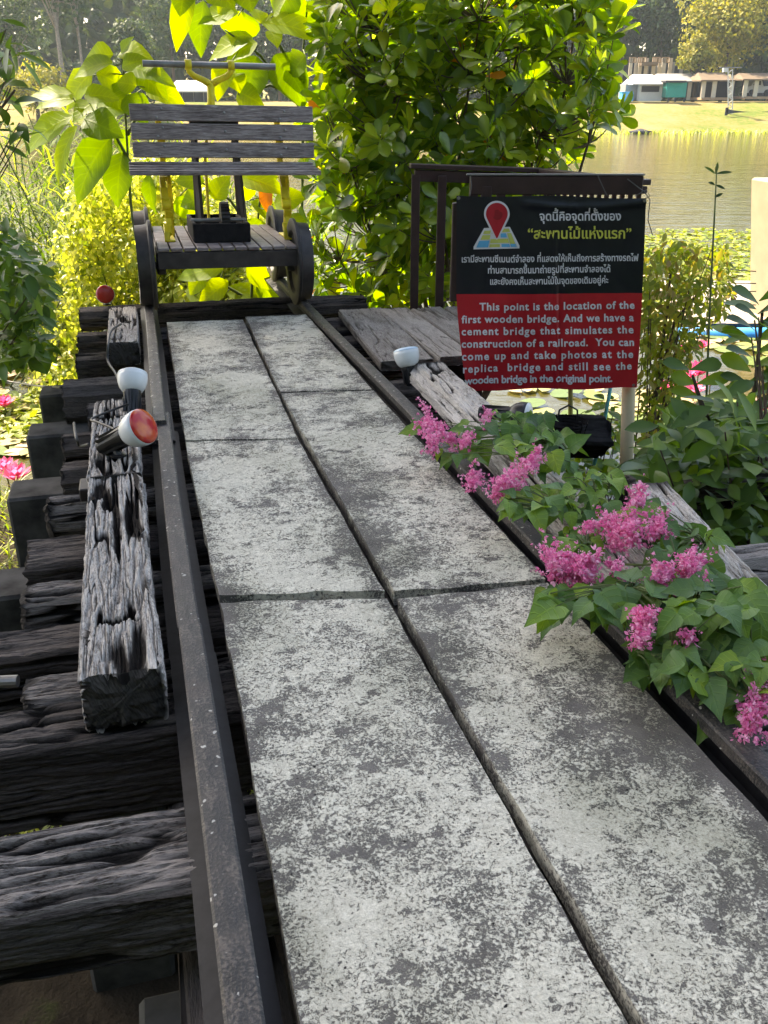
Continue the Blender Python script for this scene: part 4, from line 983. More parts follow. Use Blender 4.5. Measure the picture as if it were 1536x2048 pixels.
# --- reed bed and sunlit creeper on the left
mb = MB(); n = 620; bx = rng.uniform(-10, -1.4, n); by = rng.uniform(10.8, 17.5, n) - (bx + 10) * .12
PP, DD, NNN, LL, cv = [], [], [], [], []
sb = MB()
for i in range(n):
    h = rng.uniform(1.5, 2.9) * (1 - .32 * (bx[i] > -3.2)); lean = np.array([rng.normal() * .25, rng.normal() * .2, 1.]); b = np.array([bx[i], by[i], -.05]); top = b + nrm(lean) * h
    if i % 3 == 0: sb.tube([b, (b + top) / 2 + rng.normal(size=3) * .02, top], .008, 4, cap=False)
    for j in range(8):
        t = rng.uniform(.25, 1); a = rng.random() * 6.3
        PP.append(b + (top - b) * t); DD.append([math.cos(a) * .7, math.sin(a) * .7, 1.0]); NNN.append([-math.cos(a), -math.sin(a), .8]); LL.append(rng.uniform(.5, .95)); cv.append(rng.uniform(.4, 1.0))
leaves(mb, PP, DD, NNN, np.array(LL), .030, 'blade', .15, np.array(cv))
tag(mb.build('reed_bed', M['leaf_reed'], smooth=True), kind='stuff')
tag(sb.build('reed_stalks', M['stem']), kind='stuff')
def clumped(poly, Y0, Y1, n, nc, spread, seed):
    r_ = np.random.default_rng(seed); c = [W(x, y, r_.uniform(Y0, Y1)) for x, y in polysample(poly, nc)]
    c = np.array(c); i = r_.integers(0, nc, n); d = nrm(r_.normal(size=(n, 3))); rad = spread * r_.random(n)[:, None] ** .4
    return c[i] + d * rad * [1, 1, .8], d, c
cr_e = empty('creeper_bush', (-3.3, 10.4, 0)); CI = Matrix.Translation((3.3, -10.4, 0)); tag(cr_e, 'sunlit yellow green creeper heaped left of the handcar wheel', 'bush')
P_, D_, c_ = clumped([(150, 400), (225, 330), (400, 350), (470, 420), (560, 460), (560, 600), (330, 615), (165, 625), (150, 780), (85, 790), (105, 560)], 9.2, 11.0, 17000, 150, .28, 4)
mb = MB(); leaves(mb, P_, nrm(D_ * .6 + rdir(len(P_), -.6)), D_ + [0, -.2, .6], rng.uniform(.05, .10, len(P_)), rng.uniform(.035, .06, len(P_)), 'small', .2, .3, np.clip(rng.beta(2.4, 1.8, len(P_)), 0, 1))
mb.build('foliage', M['leaf_creep'], cr_e, mw=CI)
sb = MB()
for p in c_[:60]: tubes_to(sb, bezier((-3.3 + rng.normal() * .5, 10.4 + rng.normal() * .3, -.1), p, (rng.normal() * .3, 0, .2), 8), .012, .004, 5)
sb.build('stem', M['stem'], cr_e, mw=CI)
# duckweed and lily pads
mb = MB(); n = 16000; x = rng.uniform(-9, -1.2, n); y = rng.uniform(7.2, 13.5, n)
k = fbm(x * .8, y * .8, 0, 44, 3) > .40; x, y = x[k], y[k]; n = len(x)
leaves(mb, np.stack([x, y, rng.uniform(.01, .09, n)], 1), rdir(n) * [1, 1, .3], np.tile([0, 0, 1.], (n, 1)) + rng.normal(size=(n, 3)) * .35, rng.uniform(.06, .13, n), .07, 'small', .1, .1)
x = rng.uniform(2.4, 11, 9000); y = 12.9 + rng.random(9000) ** 1.5 * 10; k = fbm(x * .5, y * .3, 0, 9, 4) > .40; x, y = x[k], y[k]; n = len(x)
leaves(mb, np.stack([x, y, rng.uniform(.01, .04, n)], 1), rdir(n) * [1, 1, .2], np.tile([0, 0, 1.], (n, 1)) + rng.normal(size=(n, 3)) * .2, rng.uniform(.07, .16, n), .10, 'small', .05, .05)
tag(mb.build('duckweed', M['weed']), kind='stuff')
mb = MB()
def pad(x, y, r, v, t=0.0):
    a0 = rng.random() * 6.3; a = a0 + np.linspace(.22, 6.06, 15); z = .012 + rng.random() * .02
    ring = np.stack([x + r * np.cos(a), y + r * np.sin(a), z + .05 * r * rng.random(15) + t * np.cos(a)], 1)
    mb.add(np.vstack([[x, y, z], ring]), [(0, i, i + 1) for i in range(1, 15)], 0, v)
for i in range(760):
    if i < 240: x, y = rng.uniform(-8, -1.5), rng.uniform(7.4, 11.5)
    else: x, y = rng.uniform(1.4, 9.5), rng.uniform(8.3, 17)
    if x > 1 and fbm(x * .6, y * .6, 0, 77, 3) < .40: continue
    pad(x, y, rng.uniform(.10, .20), rng.random(), .015 * rng.normal())
tag(mb.build('lily_pads', M['pad']), kind='stuff')
# lotus flowers
def lotus(px, py, size, lab, z=.10):
    r = ray(px, py); q = CAMP + r * ((z - EYE) / r[2]); e = empty('lotus_flower', q); tag(e, lab, 'flower', 'pink lotus flowers on the water')
    mb = MB()
    for ringn, tilt, ln in ((9, 60, 1), (8, 38, .95), (6, 18, .8)):
        a = np.arange(ringn) * 6.283 / ringn + tilt; tl = R(tilt)
        d = np.stack([np.cos(a) * math.sin(tl), np.sin(a) * math.sin(tl), np.full(ringn, math.cos(tl))], 1); nn = np.stack([-np.cos(a) * math.cos(tl), -np.sin(a) * math.cos(tl), np.full(ringn, math.sin(tl))], 1)
        leaves(mb, np.zeros((ringn, 3)), d, nn, size * ln, size * .42, 'ellip', .35, -.12)
    mb.build('petals', M['lotus'], e, smooth=True); MB().tube([(0, 0, -.45), (.01, 0, -.2), (0, 0, 0)], .007, 6).build('stalk', M['stem'], e)
for px, py, s, lab in ((10, 815, .15, 'pink lotus at the left edge, highest of the ones left of the sleepers'), (12, 945, .15, 'pink lotus at the left edge, upper one of the close pair'), (34, 962, .17, 'pink lotus beside the dark concrete block, right of the left pair'),
    (1328, 783, .15, 'solitary pink lotus nearest the sign pole'), (1378, 758, .13, 'rear lotus of the tight bunch left of the thin green stem'), (1396, 752, .20, 'tallest lotus of the tight bunch, standing over the others'), (1387, 790, .16, 'lowest front lotus of the tight bunch, on a dark pad'), (1420, 772, .15, 'lotus right of the thin green stem'),
    (1366, 708, .13, 'small far lotus beside the dangling dark leaf'), (1405, 697, .13, 'farthest small lotus just in front of the blue pipe'), (1524, 822, .15, 'lotus glimpsed at the right edge behind the dark shrub')):
    lotus(px, py, s, lab)
# grass below the bridge
mb = MB(); n = 5200; x = rng.uniform(-3.6, 1.0, n); y = rng.uniform(2.2, 6.6, n)
a = rng.random(n) * 6.3
leaves(mb, np.stack([x, y, ground_z(x, y) - .02], 1), np.stack([np.cos(a) * .5, np.sin(a) * .5, np.ones(n)], 1), np.stack([-np.cos(a), -np.sin(a), np.full(n, .6)], 1), rng.uniform(.10, .30, n), .014, 'blade', .1, rng.uniform(.2, .8, n), rng.random(n) * .8)
tag(mb.build('grass', M['leaf_creep']), kind='stuff')

# --- coral vine on the right: heart leaves, stems and pink racemes, one plant per clump
def vine(lab, leafzones, racemes, h, n_leaf, seed, lsize=.088):
    r_ = np.random.default_rng(seed)
    P0, N0 = [], []
    tot = sum(z[2] * z[3] for z in leafzones)
    for (x, y, rx, ry, hh) in leafzones:
        k = int(n_leaf * rx * ry / tot) + 1
        for _ in range(k):
            a, q = r_.random() * 6.283, math.sqrt(r_.random()); P0.append(TRK(x + rx * q * math.cos(a), y + ry * q * math.sin(a), hh + r_.uniform(-.05, .07)))
    P0 = np.array(P0); n = len(P0); base = P0.mean(0); base = base - N * .10
    e = empty('coral_vine', base); I = Matrix.Translation(-Vector(base)); tag(e, lab, 'vine', 'pink flowering vines along the right rail')
    d = np.stack([r_.normal(size=n) * .75, -.55 + r_.normal(size=n) * .45, -.30 + r_.normal(size=n) * .28], 1); nn = np.stack([r_.normal(size=n) * .28, -.28 + r_.normal(size=n) * .25, np.full(n, 1.)], 1)
    ln = lsize * .72 * r_.uniform(.6, 1.3, n); mb = MB()
    leaves(mb, P0, d, nn, ln, ln * r_.uniform(.75, .95, n), 'heart', r_.uniform(.1, .45, n), r_.uniform(.15, .5, n), np.clip(r_.beta(2, 2.2, n) * .95 + .12 * (r_.random(n) < .15), 0, 1), wave=.10)
    mb.build('foliage', M['leaf_vine'], e, smooth=True, mw=I, uv=True)
    sm = MB(); hub = P0[r_.integers(0, n, max(4, n // 25))]
    for p in P0:
        q = hub[np.argmin(np.linalg.norm(hub - p, axis=1))]; tubes_to(sm, bezier(q - N * .03, p, (0, 0, .03), 5), .0022, .0015, 4)
    for i in range(len(hub) - 1): tubes_to(sm, bezier(hub[i] - N * .02, hub[i + 1] - N * .02, r_.normal(size=3) * .05, 8), .0035, .003, 5)
    sm.build('stem', M['stem'], e, mw=I)
    for (pts, cnt, rad, hh) in racemes:
        c = np.array([TRK(x, y, hh + .05 + k * .006) for k, (x, y) in enumerate(pts)]); fm = MB(); m = len(c); cnt = int(cnt * .62); rad *= 1.4
        PP, DD = [], []
        for _ in range(cnt):
            # many short side sprays off the raceme axis
            t = r_.random() * (m - 1) if m > 1 else 0; k = min(int(t), max(m - 2, 0)); f = t - k
            p = c[k] * (1 - f) + c[min(k + 1, m - 1)] * f; dirn = nrm(r_.normal(size=3) + [0, -.2, .35]); lnr = rad * r_.uniform(.35, 1.25)
            for q in np.linspace(.15, 1, 10):
                w_ = r_.normal(size=3) * .0075; PP.append(p + dirn * lnr * q + w_); DD.append(nrm(dirn * .3 + r_.normal(size=3) * .6 + [0, -.1, -.25]))
        PP, DD = np.array(PP), np.array(DD); k = len(PP); s = r_.uniform(.008, .0155, k) * np.tile(np.linspace(1.15, .6, 10), k // 10); v = np.clip(r_.beta(2, 2, k), 0, 1)
        side = nrm(np.cross(DD, r_.normal(size=(k, 3)))); sd2 = np.cross(DD, side)
        for nrmv in (side, -.5 * side + .866 * sd2, -.5 * side - .866 * sd2):
            leaves(fm, PP + nrmv * .0022, DD + nrmv * .55, -nrmv, s, s * .6, 'small', .3, -.15, v)
        fm.build('flower_cluster', M['petal'], e, mw=I)
vine('upper coral vine with two pink clusters below the sign at the pale timber', [(1010, 862, 95, 42, .11), (925, 898, 50, 22, .06), (1090, 905, 60, 45, .10), (840, 850, 18, 12, .05), (1060, 835, 40, 20, .12)],
     [([(862, 815), (850, 855), (872, 895)], 60, .045, .07), ([(880, 860), (905, 880)], 34, .035, .07), ([(930, 870), (925, 895)], 18, .03, .09), ([(985, 830), (960, 845)], 10, .022, .12)], .08, 110, 1)
vine('middle coral vine whose pink clusters hang over the right rail', [(1090, 995, 80, 32, .09), (1175, 965, 60, 30, .10), (1030, 1005, 30, 18, .05), (1150, 1010, 70, 25, .07)],
     [([(950, 945), (940, 975)], 26, .03, .05), ([(1065, 925), (1040, 950), (1000, 975)], 58, .036, .10), ([(990, 990), (1015, 965)], 28, .028, .07), ([(1075, 905), (1060, 930)], 16, .022, .13)], .08, 85, 2)
vine('coral vine crowned by the tallest pink spray at the foot of the sign pole', [(1170, 1070, 45, 28, .08), (1370, 1085, 65, 40, .10), (1300, 1030, 35, 26, .13), (1120, 1070, 30, 15, .05)],
     [([(1275, 985), (1268, 1025), (1258, 1060)], 46, .032, .13), ([(1215, 1025), (1240, 1060), (1275, 1085)], 60, .032, .10), ([(1320, 1040), (1305, 1075)], 38, .030, .12), ([(1190, 1045), (1170, 1060)], 16, .022, .09), ([(1220, 1075), (1245, 1095)], 26, .025, .08)], .08, 80, 3)
vine('lowest and leafiest coral vine spilling over the rail at the right edge', [(1165, 1190, 80, 32, .07), (1290, 1190, 110, 36, .10), (1420, 1195, 115, 48, .12), (1440, 1285, 105, 80, .06), (1330, 1290, 60, 40, .05), (1470, 1390, 66, 45, .0), (1300, 1330, 30, 25, .03)],
     [([(1095, 1110), (1130, 1130), (1180, 1125)], 95, .040, .08), ([(1110, 1150), (1160, 1145)], 52, .034, .08), ([(1330, 1140), (1320, 1165)], 30, .028, .11), ([(1395, 1110), (1375, 1150)], 46, .034, .11), ([(1275, 1225), (1290, 1250)], 30, .024, .10), ([(1270, 1285), (1285, 1275)], 14, .02, .08), ([(1365, 1272), (1390, 1275)], 7, .015, .09), ([(1532, 1350), (1515, 1420), (1500, 1440)], 60, .040, .0), ([(1225, 1128), (1235, 1150)], 14, .022, .09)], .08, 300, 4, .098)

# --- shrubs at the right
def shrub(name, lab, zones, Y0, Y1, n, ln, wr_, mat, seed, droop=0.0, prof='ellip', stems=(), root=None, smat='bark', nup=1.0, rosette=1):
    r_ = np.random.default_rng(seed); base = np.array(root); e = empty(name, base); I = Matrix.Translation(-Vector(base)); tag(e, lab, 'shrub')
    P0 = np.array([W(x, y, r_.uniform(Y0, Y1)) for x, y in polysample(zones, n)]); n_ = len(P0)
    if rosette > 1:
        P0 = np.repeat(P0, rosette, 0); n_ = len(P0)
    d = r_.normal(size=(n_, 3)); d[:, 2] = d[:, 2] * .5 + droop; d[:, 1] -= .2; d = nrm(d)
    nn = np.stack([r_.normal(size=n_) * .45, -.3 + r_.normal(size=n_) * .3, np.full(n_, nup)], 1); l_ = ln * r_.uniform(.6, 1.3, n_)
    mb = MB(); leaves(mb, P0 + d * l_[:, None] * .15, d, nn, l_, l_ * wr_ * r_.uniform(.85, 1.15, n_), prof, .25, r_.uniform(.0, .4, n_), np.clip(r_.beta(2, 2, n_), 0, 1))
    mb.build('foliage', M[mat], e, smooth=True, mw=I)
    sm = MB()
    for st_ in stems: 
        pts = np.array([W(x, y, Yy) for x, y, Yy in st_]); tubes_to(sm, pts, .016, .006, 7)
    for p in P0[::max(1, n_ // 16)]: tubes_to(sm, bezier(base + r_.normal(size=3) * [.12, .12, 0], p, (0, 0, -.1), 6), .007, .003, 5)
    sm.build('stem', M[smat], e, mw=I); return e
shrub('vine_covered_shrub', 'yellowish drying vine draped shrub between the sign and the lotus pond', [(1282, 510), (1340, 474), (1395, 486), (1455, 485), (1465, 600), (1435, 640), (1405, 655), (1395, 690), (1375, 740), (1350, 790), (1335, 850), (1300, 905), (1283, 880)], 5.7, 6.6, 2200, .064, .45, 'leaf_dry', 5, droop=-.7,
      root=W(1300, 960, 6.1), stems=([(1300, 940, 6.1), (1315, 760, 6.1), (1335, 620, 6.0), (1345, 500, 6.0)], [(1298, 900, 6.0), (1310, 800, 6.0), (1350, 640, 5.9), (1420, 560, 5.9)]))
shrub('leafy_shrub', 'low green shrub massed below the pond at the right edge', [(1305, 905), (1320, 850), (1400, 850), (1440, 800), (1536, 860), (1545, 1090), (1440, 1090), (1350, 1060), (1305, 1010)], 3.0, 4.6, 620, .125, .42, 'leaf_mid', 6, root=tp(2.2, 3.0, -.9), rosette=2)
e = shrub('upright_shrub', 'upright dark shrub with paired oval leaves at the right edge in front of the pillar', [(1488, 640), (1540, 610), (1545, 900), (1460, 1000), (1440, 900)], 3.5, 4.0, 34, .135, .48, 'leaf_mid', 8, root=tp(2.35, 2.7, -.9), stems=([(1455, 1040, 3.7), (1490, 900, 3.7), (1512, 760, 3.7), (1525, 620, 3.7)], [(1470, 980, 3.7), (1400, 800, 3.7), (1385, 750, 3.7)]))
mb = MB(); pb, dd = [], []
for i in range(13):
    t = i / 12; x = 1490 + 38 * t - 10; y = 930 - 320 * t
    for sx in (-1, 1): pb.append(W(x, y - 8 * (sx > 0), 3.7)); dd.append([sx * 1.0, -.35, .35 + .5 * t])
for i in range(9):
    t = i / 8; x = 1470 - 90 * t; y = 970 - 230 * t
    for sx in (-1, 1): pb.append(W(x, y, 3.7)); dd.append([sx * 1.0 + .1, -.4, .5])
leaves(mb, pb, dd, np.tile([0, -.55, .8], (len(pb), 1)) + rng.normal(size=(len(pb), 3)) * .2, rng.uniform(.12, .17, len(pb)), rng.uniform(.055, .075, len(pb)), 'obovate', .25, .25)
mb.build('leaf_pair', M['leaf_mid'], e, smooth=True, mw=Matrix.Translation(-Vector(tp(2.35, 2.7, -.9))))
shrub('green_shrub', 'bright green shrub glimpsed under the sign around the thin teal pipe', [(1120, 900), (1170, 830), (1215, 790), (1245, 830), (1255, 990), (1150, 1010), (1090, 960)], 5.05, 5.9, 260, .10, .5, 'leaf_bush', 9, root=W(1200, 1040, 5.3))
shrub('dark_shrub', 'dark fine leafed shrub in shade at the left edge below the reeds', [(-20, 430), (30, 470), (75, 530), (100, 560), (70, 590), (108, 615), (80, 650), (100, 700), (40, 730), (-20, 720)], 4.6, 5.8, 650, .115, .42, 'leaf_mid', 10, root=W(-300, 980, 5.1), droop=-.15)
shrub('dark_shrub', 'dark leafy twigs poking in at the upper left edge', [(-20, 30), (35, 60), (45, 150), (60, 250), (25, 330), (-20, 340)], 5.0, 5.6, 42, .15, .34, 'leaf_mid', 12, root=W(-320, 800, 5.3), stems=([(-320, 700, 5.3), (-60, 300, 5.3), (30, 180, 5.3)],))
# thin tall stem with a leaf tuft
e = empty('tall_weed', W(1412, 900, 5.2)); tag(e, 'thin tall green stem with a small leaf tuft crossing the lake', 'plant'); I = Matrix.Translation(-Vector(W(1412, 900, 5.2)))
sm = MB(); sm.tube([W(x, y, 5.2) for x, y in ((1408, 960), (1412, 820), (1420, 600), (1428, 450), (1434, 330))], [.008, .0075, .006, .005, .003], 7); sm.build('stem', M['stem'], e, smooth=True, mw=I)
mb = MB(); leaves(mb, [W(1431, 348, 5.2)] * 3 + [W(1430, 370, 5.2)] * 2 + [W(1429, 395, 5.2)], [[.9, -.1, .2], [-.7, -.1, .5], [.1, 0, 1], [.8, -.2, -.2], [-.6, 0, .3], [.5, 0, .3]], [[0, -.8, .6]] * 6, [.09, .075, .06, .06, .04, .05], .018, 'ellip', .2, .2); mb.build('leaf_tuft', M['leaf_dark'], e, mw=I)
# stump, basket, pipes
mb = timber(.55, .26, .22, 90, depth=.02, nr=80, nl=60, ragged=.05, round_=.10, coarse=20, warp=.05)
q = TRK(1010, 905, -.13); 
o = mb.build('charred_stump', M['char'], uv=True, mw=Matrix.Translation(Vector(W(1030, 825, 4.35))) @ Matrix.Rotation(R(-72), 4, 'Z') @ Matrix.Rotation(R(-8), 4, 'X')); tag(o, 'black charred stump under the lower edge of the red banner', 'stump')
bk_ = empty('wicker_basket', W(1130, 895, 4.3)); tag(bk_, 'dark wicker basket with a loop handle beside the black stump', 'basket')
mb = MB(); 
for k in range(9): mb.lathe([(.070 + .003 * k + .004, .016 * k), (.074 + .003 * k + .004, .016 * k + .008), (.070 + .003 * k + .004, .016 * k + .015)], 26, cap=False)
mb.lathe([(.01, .002), (.074, .002)], 20, cap=False)
for k in range(13):
    a = k * 6.283 / 13; mb.tube([(.073 * math.cos(a), .073 * math.sin(a), 0), (.103 * math.cos(a), .103 * math.sin(a), .145)], .004, 5)
mb.build('body', M['char'], bk_); MB().tube([(-.05, .0, .14), (-.045, 0, .20), (0, 0, .225), (.045, 0, .20), (.05, 0, .14)], .005, 6).build('handle', M['black'], bk_)
teal = plain('teal_hose', (.10, .42, .42), .5, vary=.2, bmp=0)
tag(MB().tube([W(1188, 930, 5.0), W(1200, 880, 5.0), W(1213, 820, 5.0), W(1222, 770, 5.0)], .011, 8).build('teal_hose', teal, smooth=True), 'thin teal hose standing up left of the sign pole', 'hose')
tag(MB().tube([W(1141, 860, 6.6), W(1141, 770, 6.6)], .018, 10).build('short_post', plain('yellow_bamboo', (.48, .42, .14), vary=.2)), 'short pale yellow post in the water under the banner', 'post')
c = W(1318, 590, 6.3); tag(MB().box(c, (.30, .03, .06), bev=.004).build('wooden_board', M['pole']), 'short pale board sticking out of the vine draped shrub', 'board')

# ================================================================== DOCK, PILLAR, WIRES
DY = 12.6
p = W(1505, 355, DY); q = W(1505, 640, DY)
PY = 13.2; pb0, pt0 = W(1499, 690, PY), W(1504, 355, PY); pil = MB(); w_ = .62; ff, gg = np.array([.2, -.98, 0]) * w_, np.array([.98, .2, 0]) * w_
vv = []
for c_, k_ in ((pb0, 1), (pt0 - [0, 0, .03], 1), (pt0, .93)):
    md = c_ + (ff + gg) / 2; vv += [md + (q - md) * k_ for q in (c_, c_ + ff, c_ + ff + gg, c_ + gg)]
pil.add(vv, [(0, 1, 5, 4), (1, 2, 6, 5), (2, 3, 7, 6), (3, 0, 4, 7), (4, 5, 9, 8), (5, 6, 10, 9), (6, 7, 11, 10), (7, 4, 8, 11), (8, 9, 10, 11), (3, 2, 1, 0)])
tag(pil.build('white_pillar', M['cream']), 'sunlit cream plaster pillar at the right edge above the dock', 'pillar')
dq = W(1380, 662, 12.3)
dk_ = empty('floating_dock', (7.0, 13.2, .1)); tag(dk_, 'floating dock with tiled top, black edge and blue pipe float', 'dock'); I = Matrix.Translation((-7, -13.2, -.1))
zt = W(1450, 655, 12.40)[2] + .05
MB().box((8.0, 14.0, zt - .03), (7.2, 3.2, .06), bev=.01).build('top', plain('paving', (.36, .31, .26), .85, vary=.25, scale=5), dk_, mw=I)
MB().box((8.0, 12.385, zt - .035), (7.2, .03, .09), bev=.005).build('edge_beam', M['black'], dk_, mw=I)
MB().tube([(4.05, 12.22, W(1450, 672, 12.22)[2]), (6, 12.22, W(1450, 672, 12.22)[2]), (8, 12.22, W(1450, 672, 12.22)[2]), (11.5, 12.22, W(1450, 672, 12.22)[2])], .115, 20).build('float_pipe', plain('blue_plastic', (.03, .24, .62), .4, vary=.12, bmp=0), dk_, smooth=True, mw=I)
for k in range(6): MB().lathe([(.117, -.02), (.122, -.015), (.122, .015), (.117, .02)], 20, (4.4 + k * .9, 12.22, W(1450, 672, 12.22)[2]), (1, 0, 0), cap=False).build('clamp', M['black'], dk_, mw=I)
wf = empty('wire_fence', W(1400, 600, 12.8)); tag(wf, 'four thin dark wires strung to the cream pillar', 'fence'); I = Matrix.Translation(-Vector(W(1400, 600, 12.8)))
for ya, yb in ((536, 543), (565, 567), (580, 583), (607, 610)): MB().tube([W(1380, ya - 3, 12.8), W(1440, ya + 1, 12.8), W(1512, yb, 12.8)], .008, 5).build('wire', M['black'], wf, mw=I)
MB().box(W(1380, 585, 12.82), (.05, .05, 1.0)).build('post', M['pole'], wf, mw=I)

# ================================================================== FAR BANK
FY = 104.0
def gz(x, y): return float(ground_z(np.array([x]), np.array([y]))[0])
def fbox(mb, x0, y0, x1, y1, Y, dep, b=0): 
    a, c = W(x0, y0, Y), W(x1, y1, Y); mb.box(((a[0] + c[0]) / 2, Y + dep / 2, (a[2] + c[2]) / 2), (abs(c[0] - a[0]), dep, abs(a[2] - c[2])), bev=b)
fm_ = {k: plain(k, c, .8, .2, vary=.15, scale=1.2, bmp=0) for k, c in {'far_white': (.50, .49, .47), 'far_grey': (.22, .215, .21), 'far_teal': (.01, .22, .18), 'far_blue': (.06, .36, .68), 'far_dark': (.03, .032, .04), 'thatch': (.15, .11, .075), 'far_wood': (.30, .20, .12), 'far_post': (.46, .40, .32), 'net': (.035, .04, .05)}.items()}
def thing(name, lab, cat, px, Y, grp=None): 
    z = W(px, 200, Y); g = gz(z[0], Y); e = empty(name, (z[0], Y, g)); tag(e, lab, cat, grp); return e, Matrix.Translation((-z[0], -Y, -g)), g
def roof(mb, x0, x1, ytop, yb, Y, dep):     # gabled roof, ridge along the facade
    a, b, t = W(x0, yb, Y), W(x1, yb, Y), W((x0 + x1) / 2, ytop, Y); zr = t[2]
    V = [(a[0], Y - .4, a[2]), (b[0], Y - .4, a[2]), (b[0], Y + dep, a[2]), (a[0], Y + dep, a[2]), (a[0] + .5, Y + dep / 2, zr), (b[0] - .5, Y + dep / 2, zr)]
    V2 = [(x, y, z - .12) for x, y, z in V]
    mb.add(V + V2, [(0, 1, 5, 4), (2, 3, 4, 5), (1, 2, 5), (3, 0, 4), (7, 6, 10, 11), (9, 8, 11, 10), (8, 7, 11), (6, 9, 10), (0, 6, 7, 1), (1, 7, 8, 2), (2, 8, 9, 3), (3, 9, 6, 0)])
e, I, g = thing('market_stall', 'white walled market stall with a sagging white awning on the far bank', 'stall', 1300, FY)
mb = MB(); fbox(mb, 1280, 168, 1322, 203, FY, 3.5); mb.build('wall', fm_['far_white'], e, mw=I); mb = MB(); roof(mb, 1264, 1324, 148, 167, FY - .6, 4.5); mb.build('awning', fm_['far_white'], e, mw=I)
mb = MB(); fbox(mb, 1252, 168, 1281, 200, FY + .8, 3); mb.build('side_room', fm_['far_grey'], e, mw=I); mb = MB(); fbox(mb, 1284, 172, 1318, 184, FY - .05, .04); mb.build('opening', fm_['far_dark'], e, mw=I)
e, I, g = thing('long_shed', 'long grey roofed open shed behind the teal stall on the far bank', 'shed', 1380, FY + 5)
mb = MB(); roof(mb, 1318, 1432, 146, 162, FY + 3, 6); mb.build('roof', fm_['far_grey'], e, mw=I)
for x in (1322, 1350, 1378, 1404, 1428): mb = MB(); fbox(mb, x, 160, x + 2, 200, FY + 3, .12); mb.build('post', fm_['far_post'], e, mw=I)
mb = MB(); fbox(mb, 1372, 163, 1430, 196, FY + 8.5, .1); mb.build('back_wall', fm_['far_dark'], e, mw=I)
e, I, g = thing('teal_kiosk', 'boxy teal kiosk on legs with a dark roof edge on the far bank', 'kiosk', 1352, FY - 1)
mb = MB(); fbox(mb, 1335, 165, 1371, 195, FY - 1.5, 2.2, .03); mb.build('body', fm_['far_teal'], e, mw=I); mb = MB(); fbox(mb, 1332, 161, 1373, 164.6, FY - 1.9, 3); mb.build('roof', fm_['far_dark'], e, mw=I)
for x in (1336, 1350, 1368): mb = MB(); fbox(mb, x, 195, x + 2, 204, FY - 1.4, .12); mb.build('leg', fm_['far_dark'], e, mw=I)
e, I, g = thing('blue_tank', 'bright blue square tank left of the white stall on the far bank', 'tank', 1255, FY - 1)
mb = MB(); fbox(mb, 1245, 185, 1266, 203, FY - 1, 1.4, .05); mb.build('body', fm_['far_blue'], e, mw=I); mb = MB(); fbox(mb, 1244, 183.4, 1267, 185, FY - 1.05, 1.5, .02); mb.build('lid', fm_['far_blue'], e, mw=I)
for lab, x0, x1, yt, yb, yg in (('thatched pavilion with bracketed posts just left of the lattice mast', 1400, 1470, 144, 160, 197), ('thatched pavilion at the right edge beyond the lattice mast', 1484, 1560, 145, 158, 195)):
    e, I, g = thing('thatched_pavilion', lab, 'pavilion', (x0 + x1) / 2, FY, 'thatched pavilions on the far bank')
    mb = MB(); roof(mb, x0, x1, yt, yb, FY, 5); mb.build('roof', fm_['thatch'], e, mw=I)
    for x in (x0 + 6, x0 + 27, x1 - 8):
        for dy in (0, 4.2): mb = MB(); fbox(mb, x, yb - 1, x + 2.5, yg, FY + dy, .15); mb.build('post', fm_['far_post'], e, mw=I)
    mb = MB(); fbox(mb, x0 + 4, yg - 2, x1 - 4, yg + 3, FY, 4.5); mb.build('floor', fm_['far_wood'], e, mw=I)
    mb = MB(); fbox(mb, x0 + 2, yb, x1 - 2, yg, FY + 4.6, .1); mb.build('back_panel', fm_['far_dark'], e, mw=I)
e, I, g = thing('lattice_mast', 'pale lattice mast with a lamp head on the far bank', 'mast', 1461, FY - 8)
mb = MB(); Y = FY - 8
for x in (1456, 1465): a, b = W(x, 232, Y), W(x, 138, Y); mb.tube([a, b], .05, 5)
for k in range(12):
    y0, y1 = 230 - k * 7.6, 230 - (k + 1) * 7.6; mb.tube([W(1456 if k % 2 else 1465, y0, Y), W(1465 if k % 2 else 1456, y1, Y)], .035, 4)
mb.build('lattice', fm_['far_white'], e, mw=I); mb = MB(); fbox(mb, 1448, 136, 1456, 144, Y, .4); mb.build('lamp_head', fm_['far_white'], e, mw=I); mb = MB(); fbox(mb, 1440, 134, 1484, 136, Y, .1); mb.build('crossarm', fm_['far_grey'], e, mw=I)
e, I, g = thing('dark_net', 'low dark net fence sagging from the foot of the lattice mast', 'net', 1490, FY - 9)
Y = FY - 9; V = []; 
xs_ = np.linspace(1453, 1570, 16)
for x in xs_:
    yt = 217 + 7 * math.sin((x - 1453) / 117 * math.pi) ** .7; V += [W(x, yt, Y), W(x, 229 - 5 * math.sin((x - 1453) / 117 * 3.14) ** .6, Y)]
V = np.array(V); V = np.vstack([V, V + [0, .06, 0]]); m = len(V) // 2
F = [(2 * i, 2 * i + 1, 2 * i + 3, 2 * i + 2) for i in range(15)] + [(m + 2 * i + 2, m + 2 * i + 3, m + 2 * i + 1, m + 2 * i) for i in range(15)]
MB().add(V, F).build('net', fm_['net'], e, mw=I); mb = MB(); fbox(mb, 1452, 215, 1455, 231, Y, .12); mb.build('post', fm_['far_dark'], e, mw=I)
e, I, g = thing('timber_lookout', 'weathered timber lookout platform on stilts before the dark fence', 'lookout', 1300, FY + 14)
Y = FY + 14
for x in (1260, 1271, 1279, 1291, 1306, 1318, 1326, 1339): mb = MB(); fbox(mb, x, 116, x + 2, 160, Y + (x % 3), .15); mb.build('stilt', fm_['far_post'], e, mw=I)
mb = MB(); fbox(mb, 1285, 124, 1316, 131, Y - .3, 3); mb.build('floor', fm_['thatch'], e, mw=I)
